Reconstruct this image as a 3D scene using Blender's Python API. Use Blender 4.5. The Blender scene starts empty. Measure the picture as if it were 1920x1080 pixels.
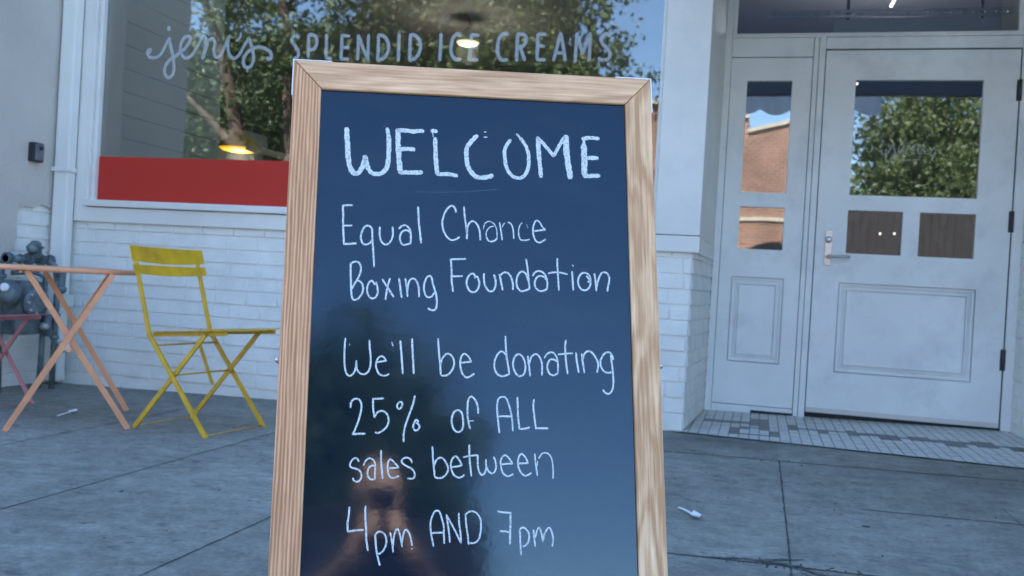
import bpy, bmesh, math, random
from mathutils import Vector, Matrix, noise
random.seed(7)
rad = math.radians
scene = bpy.context.scene
C = scene.collection

# ------------------------------------------------------------------ camera
cam_data = bpy.data.cameras.new("camera")
cam = bpy.data.objects.new("camera", cam_data)
C.objects.link(cam)
right, up, back = Vector((.96454, .25748, .05807)), Vector((-.05787, -.00838, .99829)), Vector((.25753, -.96625, .00681))
M = Matrix((right, up, back)).transposed().to_4x4()
M.translation = (0, 0, .775)
cam.matrix_world = M
cam_data.sensor_width = 36
cam_data.lens = 36 * 1750 / 1920
cam_data.clip_start = .01
cam_data.clip_end = 2000
cam_data.dof.use_dof = True
cam_data.dof.focus_distance = 1.42
cam_data.dof.aperture_fstop = 10.0
scene.camera = cam

# ------------------------------------------------------------------ daylight
SUN_EL, SUN_AZ = 50, 18          # sun stands behind the shop, a little to its left
w = bpy.data.worlds.new("World")
scene.world = w
w.use_nodes = True
nt = w.node_tree
sky = nt.nodes.new("ShaderNodeTexSky")
sky.sky_type = 'NISHITA'
sky.sun_disc = False
sky.sun_elevation = rad(SUN_EL)
sky.sun_rotation = rad(-SUN_AZ)
sky.air_density = 1.0
sky.dust_density = 0.0
sky.ozone_density = 5.0
bg = nt.nodes["Background"]
bg.inputs["Strength"].default_value = 0.13
nt.links.new(sky.outputs[0], bg.inputs["Color"])
sl = bpy.data.lights.new("sun", 'SUN')
sl.energy = 5.0
sl.angle = rad(.5)
sl.color = (1, .95, .87)
sun = bpy.data.objects.new("sun", sl)
C.objects.link(sun)
sd = Vector((-math.sin(rad(SUN_AZ)) * math.cos(rad(SUN_EL)), math.cos(rad(SUN_AZ)) * math.cos(rad(SUN_EL)), math.sin(rad(SUN_EL))))
sun.rotation_euler = sd.to_track_quat('Z', 'Y').to_euler()
sun.location = sd * 60
scene.view_settings.view_transform = 'Standard'
scene.view_settings.look = 'None'
scene.view_settings.exposure = 2.5
scene.view_settings.gamma = 1

# ------------------------------------------------------------------ materials
def nodes_of(name):
    m = bpy.data.materials.new(name)
    m.use_nodes = True
    return m, m.node_tree, m.node_tree.nodes["Principled BSDF"]

def N(t, kind, **kw):
    n = t.nodes.new(kind)
    for k, v in kw.items():
        if k in n.inputs: n.inputs[k].default_value = v
        else: setattr(n, k, v)
    return n

def mat(name, col, rough=.5, var=.12, scale=6, bump=.0, bscale=60, metal=0, stain=0, stain_col=None, stain_scale=1.5, spec=.5, coat=0):
    """paint-like surface: base colour broken up by noise, optional stains and bump"""
    m, t, p = nodes_of(name)
    L = t.links.new
    tc = N(t, "ShaderNodeTexCoord")
    n1 = N(t, "ShaderNodeTexNoise"); n1.inputs["Scale"].default_value = scale; n1.inputs["Detail"].default_value = 8
    L(tc.outputs["Object"], n1.inputs["Vector"])
    r1 = N(t, "ShaderNodeMapRange"); r1.inputs["From Min"].default_value = .3; r1.inputs["From Max"].default_value = .7
    r1.inputs["To Min"].default_value = 1 - var; r1.inputs["To Max"].default_value = 1 + var
    L(n1.outputs[0], r1.inputs["Value"])
    mx = N(t, "ShaderNodeVectorMath", operation='MULTIPLY')
    mx.inputs[0].default_value = col
    L(r1.outputs[0], mx.inputs[1])
    out = mx.outputs[0]
    if stain:
        n2 = N(t, "ShaderNodeTexNoise"); n2.inputs["Scale"].default_value = stain_scale; n2.inputs["Detail"].default_value = 12; n2.inputs["Roughness"].default_value = .7
        L(tc.outputs["Object"], n2.inputs["Vector"])
        r2 = N(t, "ShaderNodeMapRange"); r2.inputs["From Min"].default_value = .5; r2.inputs["From Max"].default_value = .72; r2.inputs["To Max"].default_value = stain
        L(n2.outputs[0], r2.inputs["Value"])
        mm = N(t, "ShaderNodeMix", data_type='RGBA')
        L(r2.outputs[0], mm.inputs[0]); L(out, mm.inputs[6]); mm.inputs[7].default_value = (*stain_col, 1)
        out = mm.outputs[2]
    L(out, p.inputs["Base Color"])
    p.inputs["Roughness"].default_value = rough
    p.inputs["Metallic"].default_value = metal
    p.inputs["Specular IOR Level"].default_value = spec
    p.inputs["Coat Weight"].default_value = coat
    if bump:
        n3 = N(t, "ShaderNodeTexNoise"); n3.inputs["Scale"].default_value = bscale; n3.inputs["Detail"].default_value = 6
        L(tc.outputs["Object"], n3.inputs["Vector"])
        b = N(t, "ShaderNodeBump"); b.inputs["Strength"].default_value = bump; b.inputs["Distance"].default_value = .01
        L(n3.outputs[0], b.inputs["Height"]); L(b.outputs[0], p.inputs["Normal"])
    return m

def glass_mat(name, tint, refl, rough=0.0):
    m, t, p = nodes_of(name)
    L = t.links.new
    t.nodes.remove(p)
    tr = N(t, "ShaderNodeBsdfTransparent"); tr.inputs[0].default_value = (*tint, 1)
    gl = N(t, "ShaderNodeBsdfGlossy"); gl.inputs["Roughness"].default_value = rough
    fr = N(t, "ShaderNodeFresnel"); fr.inputs[0].default_value = 1.5
    ad = N(t, "ShaderNodeMath", operation='ADD', use_clamp=True); ad.inputs[1].default_value = refl
    L(fr.outputs[0], ad.inputs[0])
    # faint waviness of old plate glass
    tc = N(t, "ShaderNodeTexCoord"); nz = N(t, "ShaderNodeTexNoise"); nz.inputs["Scale"].default_value = 1.3
    L(tc.outputs["Object"], nz.inputs["Vector"])
    b = N(t, "ShaderNodeBump"); b.inputs["Strength"].default_value = .05; b.inputs["Distance"].default_value = .02
    L(nz.outputs[0], b.inputs["Height"]); L(b.outputs[0], gl.inputs["Normal"])
    mx = N(t, "ShaderNodeMixShader")
    L(ad.outputs[0], mx.inputs[0]); L(tr.outputs[0], mx.inputs[1]); L(gl.outputs[0], mx.inputs[2])
    L(mx.outputs[0], t.nodes["Material Output"].inputs["Surface"])
    return m

def film_mat(name, col, alpha, rough=.6):
    """vinyl or chalk lying on a surface, let through where alpha is low"""
    m, t, p = nodes_of(name)
    p.inputs["Base Color"].default_value = (*col, 1)
    p.inputs["Roughness"].default_value = rough
    L = t.links.new
    tc = N(t, "ShaderNodeTexCoord"); nz = N(t, "ShaderNodeTexNoise"); nz.inputs["Scale"].default_value = 320; nz.inputs["Detail"].default_value = 3
    L(tc.outputs["Object"], nz.inputs["Vector"])
    r = N(t, "ShaderNodeMapRange"); r.inputs["From Min"].default_value = .36; r.inputs["From Max"].default_value = .5
    r.inputs["To Min"].default_value = alpha * .45; r.inputs["To Max"].default_value = alpha
    L(nz.outputs[0], r.inputs["Value"]); L(r.outputs[0], p.inputs["Alpha"])
    return m

def emit_mat(name, col, strength):
    m, t, p = nodes_of(name)
    p.inputs["Base Color"].default_value = (*col, 1)
    p.inputs["Emission Color"].default_value = (*col, 1)
    p.inputs["Emission Strength"].default_value = strength
    return m

def oak_mat(name, along, seed, light=(.88, .54, .27), dark=(.50, .26, .105), figure=.30, stretch=4.0, lines=.0, across='x'):
    """oak: fine pores, broad cathedral figure and (on quarter-sawn pieces) close parallel lines, all along one local axis"""
    m, t, p = nodes_of(name)
    L = t.links.new
    tc = N(t, "ShaderNodeTexCoord")
    def nz(a, b, scale, det, rough, off=0):
        mp = N(t, "ShaderNodeMapping"); sc = [a, a, a]; sc["xyz".index(along)] = b
        mp.inputs["Scale"].default_value = sc; mp.inputs["Location"].default_value = (seed + off, seed * .7, seed * 1.3)
        L(tc.outputs["Object"], mp.inputs["Vector"])
        n = N(t, "ShaderNodeTexNoise"); n.inputs["Scale"].default_value = scale; n.inputs["Detail"].default_value = det; n.inputs["Roughness"].default_value = rough
        L(mp.outputs[0], n.inputs["Vector"]); return n.outputs[0]
    def ma(op, a, b, c=None, clamp=False):
        n = N(t, "ShaderNodeMath", operation=op, use_clamp=clamp)
        for k, v in enumerate((a, b, c)):
            if v is None: continue
            if isinstance(v, (int, float)): n.inputs[k].default_value = v
            else: L(v, n.inputs[k])
        return n.outputs[0]
    fig = ma('ADD', ma('MULTIPLY', ma('SINE', ma('MULTIPLY', nz(20, stretch, .8, 3, .45), 46.0), 0), .62), ma('MULTIPLY', ma('SINE', ma('MULTIPLY', nz(20, stretch, .8, 3, .45), 11.0), 0), .6))
    pores = nz(230, 9, 1, 5, .65, 4)
    val = ma('MULTIPLY_ADD', fig, figure, .42)
    val = ma('MULTIPLY_ADD', ma('SUBTRACT', pores, .5), 1.9, val)
    if lines:
        sp = N(t, "ShaderNodeSeparateXYZ"); L(tc.outputs["Object"], sp.inputs[0])
        ph = ma('MULTIPLY_ADD', sp.outputs["xyz".index(across)], 6.2832 / .0056, ma('MULTIPLY', nz(30, 2.5, 1, 3, .6, 9), 16.0))
        val = ma('MULTIPLY_ADD', ma('SINE', ph, 0), lines, val)
    blot = nz(9, 3, 1, 3, .6, 2)
    val = ma('MULTIPLY_ADD', ma('SUBTRACT', blot, .5), .5, val, True)
    cr = N(t, "ShaderNodeMix", data_type='RGBA')
    cr.inputs[6].default_value = (*dark, 1); cr.inputs[7].default_value = (*light, 1)
    L(val, cr.inputs[0]); L(cr.outputs[2], p.inputs["Base Color"])
    p.inputs["Roughness"].default_value = .48; p.inputs["Specular IOR Level"].default_value = .28
    b = N(t, "ShaderNodeBump"); b.inputs["Strength"].default_value = .25; b.inputs["Distance"].default_value = .002
    L(pores, b.inputs["Height"]); L(b.outputs[0], p.inputs["Normal"])
    return m

def concrete_mat(name, base, dark, wear=1.0):
    m, t, p = nodes_of(name)
    L = t.links.new
    tc = N(t, "ShaderNodeTexCoord")
    def nz(scale, det=10, rough=.6, sx=1, sy=1):
        mp = N(t, "ShaderNodeMapping"); mp.inputs["Scale"].default_value = (sx, sy, 1)
        L(tc.outputs["Object"], mp.inputs["Vector"])
        n = N(t, "ShaderNodeTexNoise"); n.inputs["Scale"].default_value = scale; n.inputs["Detail"].default_value = det; n.inputs["Roughness"].default_value = rough
        L(mp.outputs[0], n.inputs["Vector"]); return n.outputs[0]
    def rng(v, a, b, c, d):
        r = N(t, "ShaderNodeMapRange"); r.inputs["From Min"].default_value = a; r.inputs["From Max"].default_value = b
        r.inputs["To Min"].default_value = c; r.inputs["To Max"].default_value = d
        L(v, r.inputs["Value"]); return r.outputs[0]
    def mul(a, b):
        r = N(t, "ShaderNodeMath", operation='MULTIPLY'); L(a, r.inputs[0]); L(b, r.inputs[1]); return r.outputs[0]
    big = rng(nz(.9, 12, .70), .36, .64, .70, 1.18)
    mid = rng(nz(11, 12, .75, 1, 1.3), .36, .62, .70, 1.18)
    fine = rng(nz(60, 8, .75), .3, .7, .72, 1.28)
    spots = rng(nz(14, 6, .65, 1.0, 1.2), .60, .70, 1, .5)
    streak = rng(nz(4.2, 10, .8, .6, 1.6), .56, .70, 1, .55)
    sp = N(t, "ShaderNodeSeparateXYZ"); L(tc.outputs["Object"], sp.inputs[0])      # every slab was poured and worn on its own
    def cell(o_, off, size):
        n = N(t, "ShaderNodeMath", operation='SUBTRACT'); L(o_, n.inputs[0]); n.inputs[1].default_value = off
        q = N(t, "ShaderNodeMath", operation='DIVIDE'); L(n.outputs[0], q.inputs[0]); q.inputs[1].default_value = size
        g = N(t, "ShaderNodeMath", operation='FLOOR'); L(q.outputs[0], g.inputs[0]); return g.outputs[0]
    cx = N(t, "ShaderNodeCombineXYZ"); L(cell(sp.outputs[0], .118, .747), cx.inputs[0]); L(cell(sp.outputs[1], .95, .828), cx.inputs[1])
    wn = N(t, "ShaderNodeTexWhiteNoise", noise_dimensions='2D'); L(cx.outputs[0], wn.inputs[0])
    slab = rng(wn.outputs[0], 0, 1, .90, 1.08)
    mid = mul(mid, slab)
    f = mul(mul(mul(big, mid), mul(fine, spots)), streak)
    v = N(t, "ShaderNodeVectorMath", operation='MULTIPLY'); v.inputs[0].default_value = base
    L(f, v.inputs[1]); L(v.outputs[0], p.inputs["Base Color"])
    p.inputs["Roughness"].default_value = .78
    b = N(t, "ShaderNodeBump"); b.inputs["Strength"].default_value = .35; b.inputs["Distance"].default_value = .004
    L(fine, b.inputs["Height"]); L(b.outputs[0], p.inputs["Normal"])
    return m

def brick_mat(name, c1, c2, mortar, sw=.22, sh=.08):
    m, t, p = nodes_of(name)
    L = t.links.new
    tc = N(t, "ShaderNodeTexCoord"); sx = N(t, "ShaderNodeSeparateXYZ"); cx = N(t, "ShaderNodeCombineXYZ")
    L(tc.outputs["Object"], sx.inputs[0]); L(sx.outputs[0], cx.inputs[0]); L(sx.outputs[2], cx.inputs[1])
    br = N(t, "ShaderNodeTexBrick"); br.inputs["Scale"].default_value = 1; br.inputs["Brick Width"].default_value = sw; br.inputs["Row Height"].default_value = sh
    br.inputs["Mortar Size"].default_value = .009; br.inputs["Color1"].default_value = (*c1, 1); br.inputs["Color2"].default_value = (*c2, 1); br.inputs["Mortar"].default_value = (*mortar, 1)
    L(cx.outputs[0], br.inputs["Vector"])
    nz = N(t, "ShaderNodeTexNoise"); nz.inputs["Scale"].default_value = 1.1; nz.inputs["Detail"].default_value = 10
    L(tc.outputs["Object"], nz.inputs["Vector"])
    r = N(t, "ShaderNodeMapRange"); r.inputs["From Min"].default_value = .3; r.inputs["From Max"].default_value = .7; r.inputs["To Min"].default_value = .72; r.inputs["To Max"].default_value = 1.25
    L(nz.outputs[0], r.inputs["Value"])
    v = N(t, "ShaderNodeVectorMath", operation='MULTIPLY'); L(br.outputs[0], v.inputs[0]); L(r.outputs[0], v.inputs[1])
    L(v.outputs[0], p.inputs["Base Color"]); p.inputs["Roughness"].default_value = .85
    return m

WHITE = (.705, .69, .635)
M_paint = mat("white_paint", WHITE, .45, .05, 3, .12, 30, stain=.35, stain_col=(.50, .52, .53), stain_scale=2.2)
M_door = mat("door_paint", (.87, .90, .88), .42, .05, 2.5, .10, 22, stain=.5, stain_col=(.60, .61, .62), stain_scale=3.5)
M_brickpaint = mat("painted_brick", (.73, .72, .66), .5, .07, 7, .35, 45, stain=.45, stain_col=(.54, .58, .53), stain_scale=4)
M_mortar = mat("painted_mortar", (.75, .74, .69), .7, .1, 8, .5, 60)
M_stucco = mat("grey_stucco", (.51, .475, .415), .85, .08, 2, .5, 45, stain=.35, stain_col=(.42, .40, .36), stain_scale=1.2)
M_down = mat("downspout_paint", (.73, .725, .67), .35, .04, 5)
M_gap = mat("dark_gap", (.03, .03, .03), .9, .2, 10)
M_red = mat("red_band", (.47, .034, .022), .7, .03, 2, spec=.25)
M_glass = glass_mat("window_glass", (.93, .96, .95), .075, .018)
M_dglass = glass_mat("door_glass", (.88, .90, .90), .12, .018)
M_lett = film_mat("frosted_lettering", (.72, .78, .82), .44, .5)
M_dlett = film_mat("faint_lettering", (.72, .80, .84), .30, .5)
M_metal = mat("brushed_steel", (.55, .55, .54), .35, .08, 40, metal=1)
M_dark = mat("dark_hinge", (.05, .05, .055), .5, .2, 20)
M_ship = mat("shiplap_boards", (.64, .68, .63), .6, .06, 2)
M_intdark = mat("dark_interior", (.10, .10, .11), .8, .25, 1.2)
M_intmid = mat("interior_plaster", (.55, .53, .56), .8, .1, 1)
M_intfloor = mat("interior_floor", (.2, .19, .18), .6, .2, 2)
M_grey = mat("grey_cabinet", (.34, .37, .38), .5, .05, 3)
M_wood = mat("pine_board", (.55, .36, .2), .55, .15, 9)
M_concrete = concrete_mat("pavement_concrete", (.235, .235, .195), None)
M_kerb = concrete_mat("kerb_concrete", (.26, .25, .235), None)
M_asphalt = mat("asphalt", (.052, .052, .054), .85, .25, 30, .4, 120)
M_joint = mat("joint_dirt", (.055, .055, .048), .95, .3, 30)
M_tile = mat("white_tile", (.58, .585, .54), .35, .10, 9, .05, 30, stain=.5, stain_col=(.42, .42, .40), stain_scale=3)
M_tile2 = mat("grey_tile", (.075, .08, .085), .35, .15, 12)
M_grout = mat("tile_grout", (.20, .20, .195), .9, .2, 20)
M_yellow = mat("mustard_paint", (.62, .355, .008), .45, .14, 12, .08, 60, stain=.5, stain_col=(.34, .20, .02), stain_scale=14)
M_peach = mat("peach_paint", (.74, .32, .155), .4, .10, 12, .06, 60, stain=.4, stain_col=(.55, .26, .15), stain_scale=16)
M_pink = mat("pink_paint", (.52, .19, .205), .4, .08, 9)
M_iron = mat("meter_paint", (.11, .14, .145), .4, .5, 16, .3, 60)
M_iron2 = mat("galvanised_fitting", (.42, .45, .46), .4, .15, 14, metal=.6)
M_plastic = mat("white_plastic", (.86, .87, .87), .3, .03, 9)
M_lockbox = mat("black_lockbox", (.018, .02, .024), .45, .2, 9)
M_lockface = mat("grey_lock_face", (.13, .14, .15), .4, .2, 14)
M_chalk = film_mat("white_chalk", (.66, .74, .76), .95, .9)
M_chalk2 = film_mat("worn_chalk", (.66, .74, .76), .22, .9)
M_skin = mat("skin", (.80, .44, .30), .5, .08, 12)
M_shirt = mat("navy_cotton", (.018, .022, .035), .85, .15, 25, .3, 200)
M_jeans = mat("blue_denim", (.035, .05, .10), .85, .2, 30, .3, 200)
M_shoe = mat("white_sneaker", (.6, .6, .58), .6, .1, 12)
M_phone = mat("black_phone", (.01, .01, .012), .2, .05, 5)
M_awn, _t, _p = nodes_of("blue_awning_fabric")
_tl = N(_t, "ShaderNodeBsdfTranslucent"); _tl.inputs[0].default_value = (.20, .24, .30, 1)
_p.inputs["Base Color"].default_value = (.11, .14, .19, 1); _p.inputs["Roughness"].default_value = .8
_mx = N(_t, "ShaderNodeMixShader"); _mx.inputs[0].default_value = .3
_t.links.new(_p.outputs[0], _mx.inputs[1]); _t.links.new(_tl.outputs[0], _mx.inputs[2]); _t.links.new(_mx.outputs[0], _t.nodes["Material Output"].inputs["Surface"])
M_bark = mat("tan_bark", (.27, .20, .145), .9, .35, 7, .8, 30, stain=.7, stain_col=(.12, .085, .065), stain_scale=4)
M_bark2 = mat("dark_bark", (.13, .095, .07), .9, .35, 7, .8, 30, stain=.7, stain_col=(.06, .045, .035), stain_scale=4)
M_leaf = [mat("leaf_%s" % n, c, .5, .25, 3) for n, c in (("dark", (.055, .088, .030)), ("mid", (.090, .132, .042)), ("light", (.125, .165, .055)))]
M_redbrick = brick_mat("red_brick", (.33, .150, .095), (.20, .085, .055), (.52, .44, .37))
M_stone = mat("cream_stone", (.6, .53, .42), .8, .1, 4)
M_beige = mat("beige_stucco", (.48, .42, .34), .85, .08, 2)
M_winpane = mat("dark_pane", (.02, .024, .03), .1, .1, 3)

M_val, _t, _p = nodes_of("pale_valance")
_tl = N(_t, "ShaderNodeBsdfTranslucent"); _tl.inputs[0].default_value = (.74, .82, .90, 1)
_p.inputs["Base Color"].default_value = (.40, .52, .66, 1); _p.inputs["Roughness"].default_value = .8
_mx = N(_t, "ShaderNodeMixShader"); _mx.inputs[0].default_value = .8
_t.links.new(_p.outputs[0], _mx.inputs[1]); _t.links.new(_tl.outputs[0], _mx.inputs[2]); _t.links.new(_mx.outputs[0], _t.nodes["Material Output"].inputs["Surface"])

def board_mat():
    m, t, p = nodes_of("black_gloss_board")
    L = t.links.new
    tc = N(t, "ShaderNodeTexCoord")
    hz = N(t, "ShaderNodeTexNoise"); hz.inputs["Scale"].default_value = 1; hz.inputs["Detail"].default_value = 7; hz.inputs["Roughness"].default_value = .62
    hm = N(t, "ShaderNodeMapping"); hm.inputs["Scale"].default_value = (5, 1, 11); hm.inputs["Rotation"].default_value = (0, .5, 0)
    L(tc.outputs["Object"], hm.inputs["Vector"]); L(hm.outputs[0], hz.inputs["Vector"])
    hr = N(t, "ShaderNodeMapRange"); hr.inputs["From Min"].default_value = .48; hr.inputs["From Max"].default_value = .78; hr.inputs["To Max"].default_value = .5
    L(hz.outputs[0], hr.inputs["Value"])
    hx = N(t, "ShaderNodeMix", data_type='RGBA'); hx.inputs[6].default_value = (.001, .009, .023, 1); hx.inputs[7].default_value = (.022, .030, .040, 1)
    L(hr.outputs[0], hx.inputs[0]); L(hx.outputs[2], p.inputs["Base Color"])
    n = N(t, "ShaderNodeTexNoise"); n.inputs["Scale"].default_value = 9; n.inputs["Detail"].default_value = 8
    L(tc.outputs["Object"], n.inputs["Vector"])
    r = N(t, "ShaderNodeMapRange"); r.inputs["From Min"].default_value = .35; r.inputs["From Max"].default_value = .75; r.inputs["To Min"].default_value = .055; r.inputs["To Max"].default_value = .10
    L(n.outputs[0], r.inputs["Value"]); L(r.outputs[0], p.inputs["Roughness"])
    p.inputs["Specular IOR Level"].default_value = .66
    p.inputs["Specular Tint"].default_value = (.74, .90, 1, 1)
    mp = N(t, "ShaderNodeMapping"); mp.inputs["Scale"].default_value = (45, 1, 70)
    L(tc.outputs["Object"], mp.inputs["Vector"])
    n2 = N(t, "ShaderNodeTexNoise"); n2.inputs["Scale"].default_value = 1; n2.inputs["Detail"].default_value = 3
    L(mp.outputs[0], n2.inputs["Vector"])
    b = N(t, "ShaderNodeBump"); b.inputs["Strength"].default_value = .035; b.inputs["Distance"].default_value = .002
    L(n2.outputs[0], b.inputs["Height"]); L(b.outputs[0], p.inputs["Normal"])
    return m
M_board = board_mat()

# ------------------------------------------------------------------ mesh helpers
WM = {}                                   # world matrix of each object made here
def tag(o, label=None, cat=None, group=None, kind=None):
    if label: o["label"] = label
    if cat: o["category"] = cat
    if group: o["group"] = group
    if kind: o["kind"] = kind
    return o

def empty(name, loc, label, cat, group=None, rotz=0, matrix=None):
    o = bpy.data.objects.new(name, None)
    C.objects.link(o)
    m = matrix if matrix is not None else Matrix.Translation(loc) @ Matrix.Rotation(rotz, 4, 'Z')
    o.matrix_world = m
    o.empty_display_size = .1
    WM[o] = m.copy()
    return tag(o, label, cat, group)

class MB:
    def __init__(s): s.bm = bmesh.new()
    def face(s, pts, mi=0):
        f = s.bm.faces.new([s.bm.verts.new(p) for p in pts]); f.material_index = mi; return f
    def box(s, x0, x1, y0, y1, z0, z1, bev=0, mat=None, mi=0):
        b = bmesh.new()
        bmesh.ops.create_cube(b, size=1)
        for v in b.verts:
            v.co = Vector(((x0 + x1) / 2 + v.co.x * (x1 - x0), (y0 + y1) / 2 + v.co.y * (y1 - y0), (z0 + z1) / 2 + v.co.z * (z1 - z0)))
        if bev: bmesh.ops.bevel(b, geom=b.edges[:], offset=bev, segments=2, profile=.6, affect='EDGES')
        s.add(b, mat, mi)
    def add(s, b, mat=None, mi=0):
        if mat is not None: bmesh.ops.transform(b, matrix=mat, verts=b.verts[:])
        mp = {v: s.bm.verts.new(v.co) for v in b.verts}
        for f in b.faces:
            try:
                nf = s.bm.faces.new([mp[v] for v in f.verts]); nf.material_index = mi; nf.smooth = f.smooth
            except ValueError: pass
        b.free()
    def tube(s, pts, r, n=10, cap=True, mi=0):
        """round tube through points; r is one radius or one per point"""
        pts = [Vector(p) for p in pts]
        rs = r if isinstance(r, (list, tuple)) else [r] * len(pts)
        rings = []; prev = None
        for i, p in enumerate(pts):
            d = (pts[min(i + 1, len(pts) - 1)] - pts[max(i - 1, 0)]).normalized()
            if prev is None:
                a = d.cross(Vector((0, 0, 1)))
                if a.length < .1: a = d.cross(Vector((1, 0, 0)))
            else: a = prev - d * prev.dot(d)
            a.normalize(); prev = a; b = d.cross(a)
            rings.append([s.bm.verts.new(p + (a * math.cos(2 * math.pi * k / n) + b * math.sin(2 * math.pi * k / n)) * rs[i]) for k in range(n)])
        for A, B in zip(rings, rings[1:]):
            for k in range(n):
                f = s.bm.faces.new((A[k], A[(k + 1) % n], B[(k + 1) % n], B[k])); f.smooth = True; f.material_index = mi
        if cap:
            s.bm.faces.new(rings[0][::-1]).material_index = mi; s.bm.faces.new(rings[-1]).material_index = mi
    def bar(s, p0, p1, wd, th, side, mi=0, bev=.001):
        """flat bar from p0 to p1, th thick along `side`"""
        p0, p1 = Vector(p0), Vector(p1)
        d = p1 - p0; L = d.length; d.normalize()
        a = Vector(side); a = (a - d * a.dot(d)).normalized(); b = d.cross(a)
        m = Matrix((a, b, d)).transposed().to_4x4(); m.translation = p0
        s.box(-th / 2, th / 2, -wd / 2, wd / 2, 0, L, bev, m, mi)
    def lathe(s, prof, c, axis=(0, 0, 1), n=24, mi=0):
        """revolve (radius, height) pairs round an axis through c"""
        q = Vector((0, 0, 1)).rotation_difference(Vector(axis).normalized()).to_matrix()
        rings = []
        for r, h in prof:
            rings.append([s.bm.verts.new(Vector(c) + q @ Vector((max(r, 1e-4) * math.cos(2 * math.pi * k / n), max(r, 1e-4) * math.sin(2 * math.pi * k / n), h))) for k in range(n)])
        for A, B in zip(rings, rings[1:]):
            for k in range(n):
                f = s.bm.faces.new((A[k], A[(k + 1) % n], B[(k + 1) % n], B[k])); f.smooth = True; f.material_index = mi
        s.bm.faces.new(rings[0][::-1]).material_index = mi; s.bm.faces.new(rings[-1]).material_index = mi
    def plate(s, xs, zs, holes, y0, y1):
        """board in the x-z plane with rectangular holes, from y0 (front) to y1"""
        X = sorted(set(xs) | {h[i] for h in holes for i in (0, 1)}); Z = sorted(set(zs) | {h[i] for h in holes for i in (2, 3)})
        b = bmesh.new()
        vs = {(i, j): b.verts.new((x, y0, z)) for i, x in enumerate(X) for j, z in enumerate(Z)}
        fs = []
        for i in range(len(X) - 1):
            for j in range(len(Z) - 1):
                cx, cz = (X[i] + X[i + 1]) / 2, (Z[j] + Z[j + 1]) / 2
                if any(h[0] < cx < h[1] and h[2] < cz < h[3] for h in holes): continue
                fs.append(b.faces.new((vs[i, j], vs[i + 1, j], vs[i + 1, j + 1], vs[i, j + 1])))
        r = bmesh.ops.extrude_face_region(b, geom=fs)
        bmesh.ops.translate(b, vec=(0, y1 - y0, 0), verts=[v for v in r["geom"] if isinstance(v, bmesh.types.BMVert)])
        bmesh.ops.delete(b, geom=[v for v in b.verts if not v.link_faces], context='VERTS')
        s.add(b)
    def build(s, name, mats, parent=None, local=False, bevel=0, smooth=False, loc=None):
        bmesh.ops.recalc_face_normals(s.bm, faces=s.bm.faces[:])
        me = bpy.data.meshes.new(name)
        if parent is not None and not local: s.bm.transform(WM[parent].inverted())
        if loc is not None: s.bm.transform(Matrix.Translation(-Vector(loc)))
        s.bm.to_mesh(me); s.bm.free()
        for m in (mats if isinstance(mats, (list, tuple)) else [mats]): me.materials.append(m)
        if smooth:
            for p in me.polygons: p.use_smooth = True
        o = bpy.data.objects.new(name, me)
        C.objects.link(o)
        if parent is not None: o.parent = parent; WM[o] = WM[parent]
        else:
            WM[o] = Matrix.Translation(loc) if loc is not None else Matrix.Identity(4)
            o.matrix_world = WM[o]
        if bevel:
            md = o.modifiers.new("bevel", 'BEVEL'); md.width = bevel; md.segments = 2; md.limit_method = 'ANGLE'; md.angle_limit = rad(40)
        return o

def copy_tree(o, parent=None, label=None):
    c = o.copy(); C.objects.link(c)
    if parent is not None: c.parent = parent
    if label: c["label"] = label
    WM[c] = WM[o]
    for ch in [x for x in C.objects if x.parent == o]: copy_tree(ch, c)
    return c

def zg(x): return .057 + .0175 * max(-40, min(40, x))     # the street climbs gently to the right

def catmull(P, step=5):
    if len(P) < 3: return [Vector(p) for p in P]
    P = [Vector(p) for p in P]; out = []
    closed = (P[0] - P[-1]).length < 1e-6
    for i in range(len(P) - 1):
        a = P[i - 1] if i else (P[-2] if closed else P[0]); b, c = P[i], P[i + 1]
        d = P[i + 2] if i + 2 < len(P) else (P[1] if closed else P[-1])
        for k in range(step):
            t = k / step
            out.append(.5 * ((2 * b) + (c - a) * t + (2 * a - 5 * b + 4 * c - d) * t * t + (3 * b - a - 3 * c + d) * t ** 3))
    return out + [P[-1]]

def ribbons(text, conv, jit=.12, rnd=random.Random(3)):
    """strokes 'width:x,y x,y|...' in mm -> flat rounded ribbons; conv maps 2-D metres to 3-D"""
    thin, mb = None, MB()
    for st in text.split('|'):
        wd, pts = st.split(':')
        wd = float(wd) / 2000
        P = [Vector([float(a) / 1000 for a in q.split(',')]) for q in pts.split()]
        Q = catmull(P)
        R = [Q[0]]
        for q in Q[1:]:                     # even out the spacing
            d = (q - R[-1]).length; k = max(1, int(d / .004)); r0 = R[-1].copy()
            for i in range(1, k + 1): R.append(r0.lerp(q, i / k))
        if len(R) < 2: continue
        L_, R_ = [], []
        n = len(R)
        for i, p in enumerate(R):
            d = R[min(i + 1, n - 1)] - R[max(i - 1, 0)]
            if d.length < 1e-9: d = Vector((1, 0))
            d.normalize(); nn = Vector((-d.y, d.x))
            e = 1 if 0 < i < n - 1 else .55
            hw = wd * e * (1 + rnd.uniform(-jit, jit)); hv = wd * e * (1 + rnd.uniform(-jit, jit))
            if i == 0: p = p - d * wd * .5
            if i == n - 1: p = p + d * wd * .5
            L_.append(mb.bm.verts.new(conv(p + nn * hw))); R_.append(mb.bm.verts.new(conv(p - nn * hv)))
        for i in range(n - 1): mb.bm.faces.new((L_[i], R_[i], R_[i + 1], L_[i + 1]))
    return mb

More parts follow.
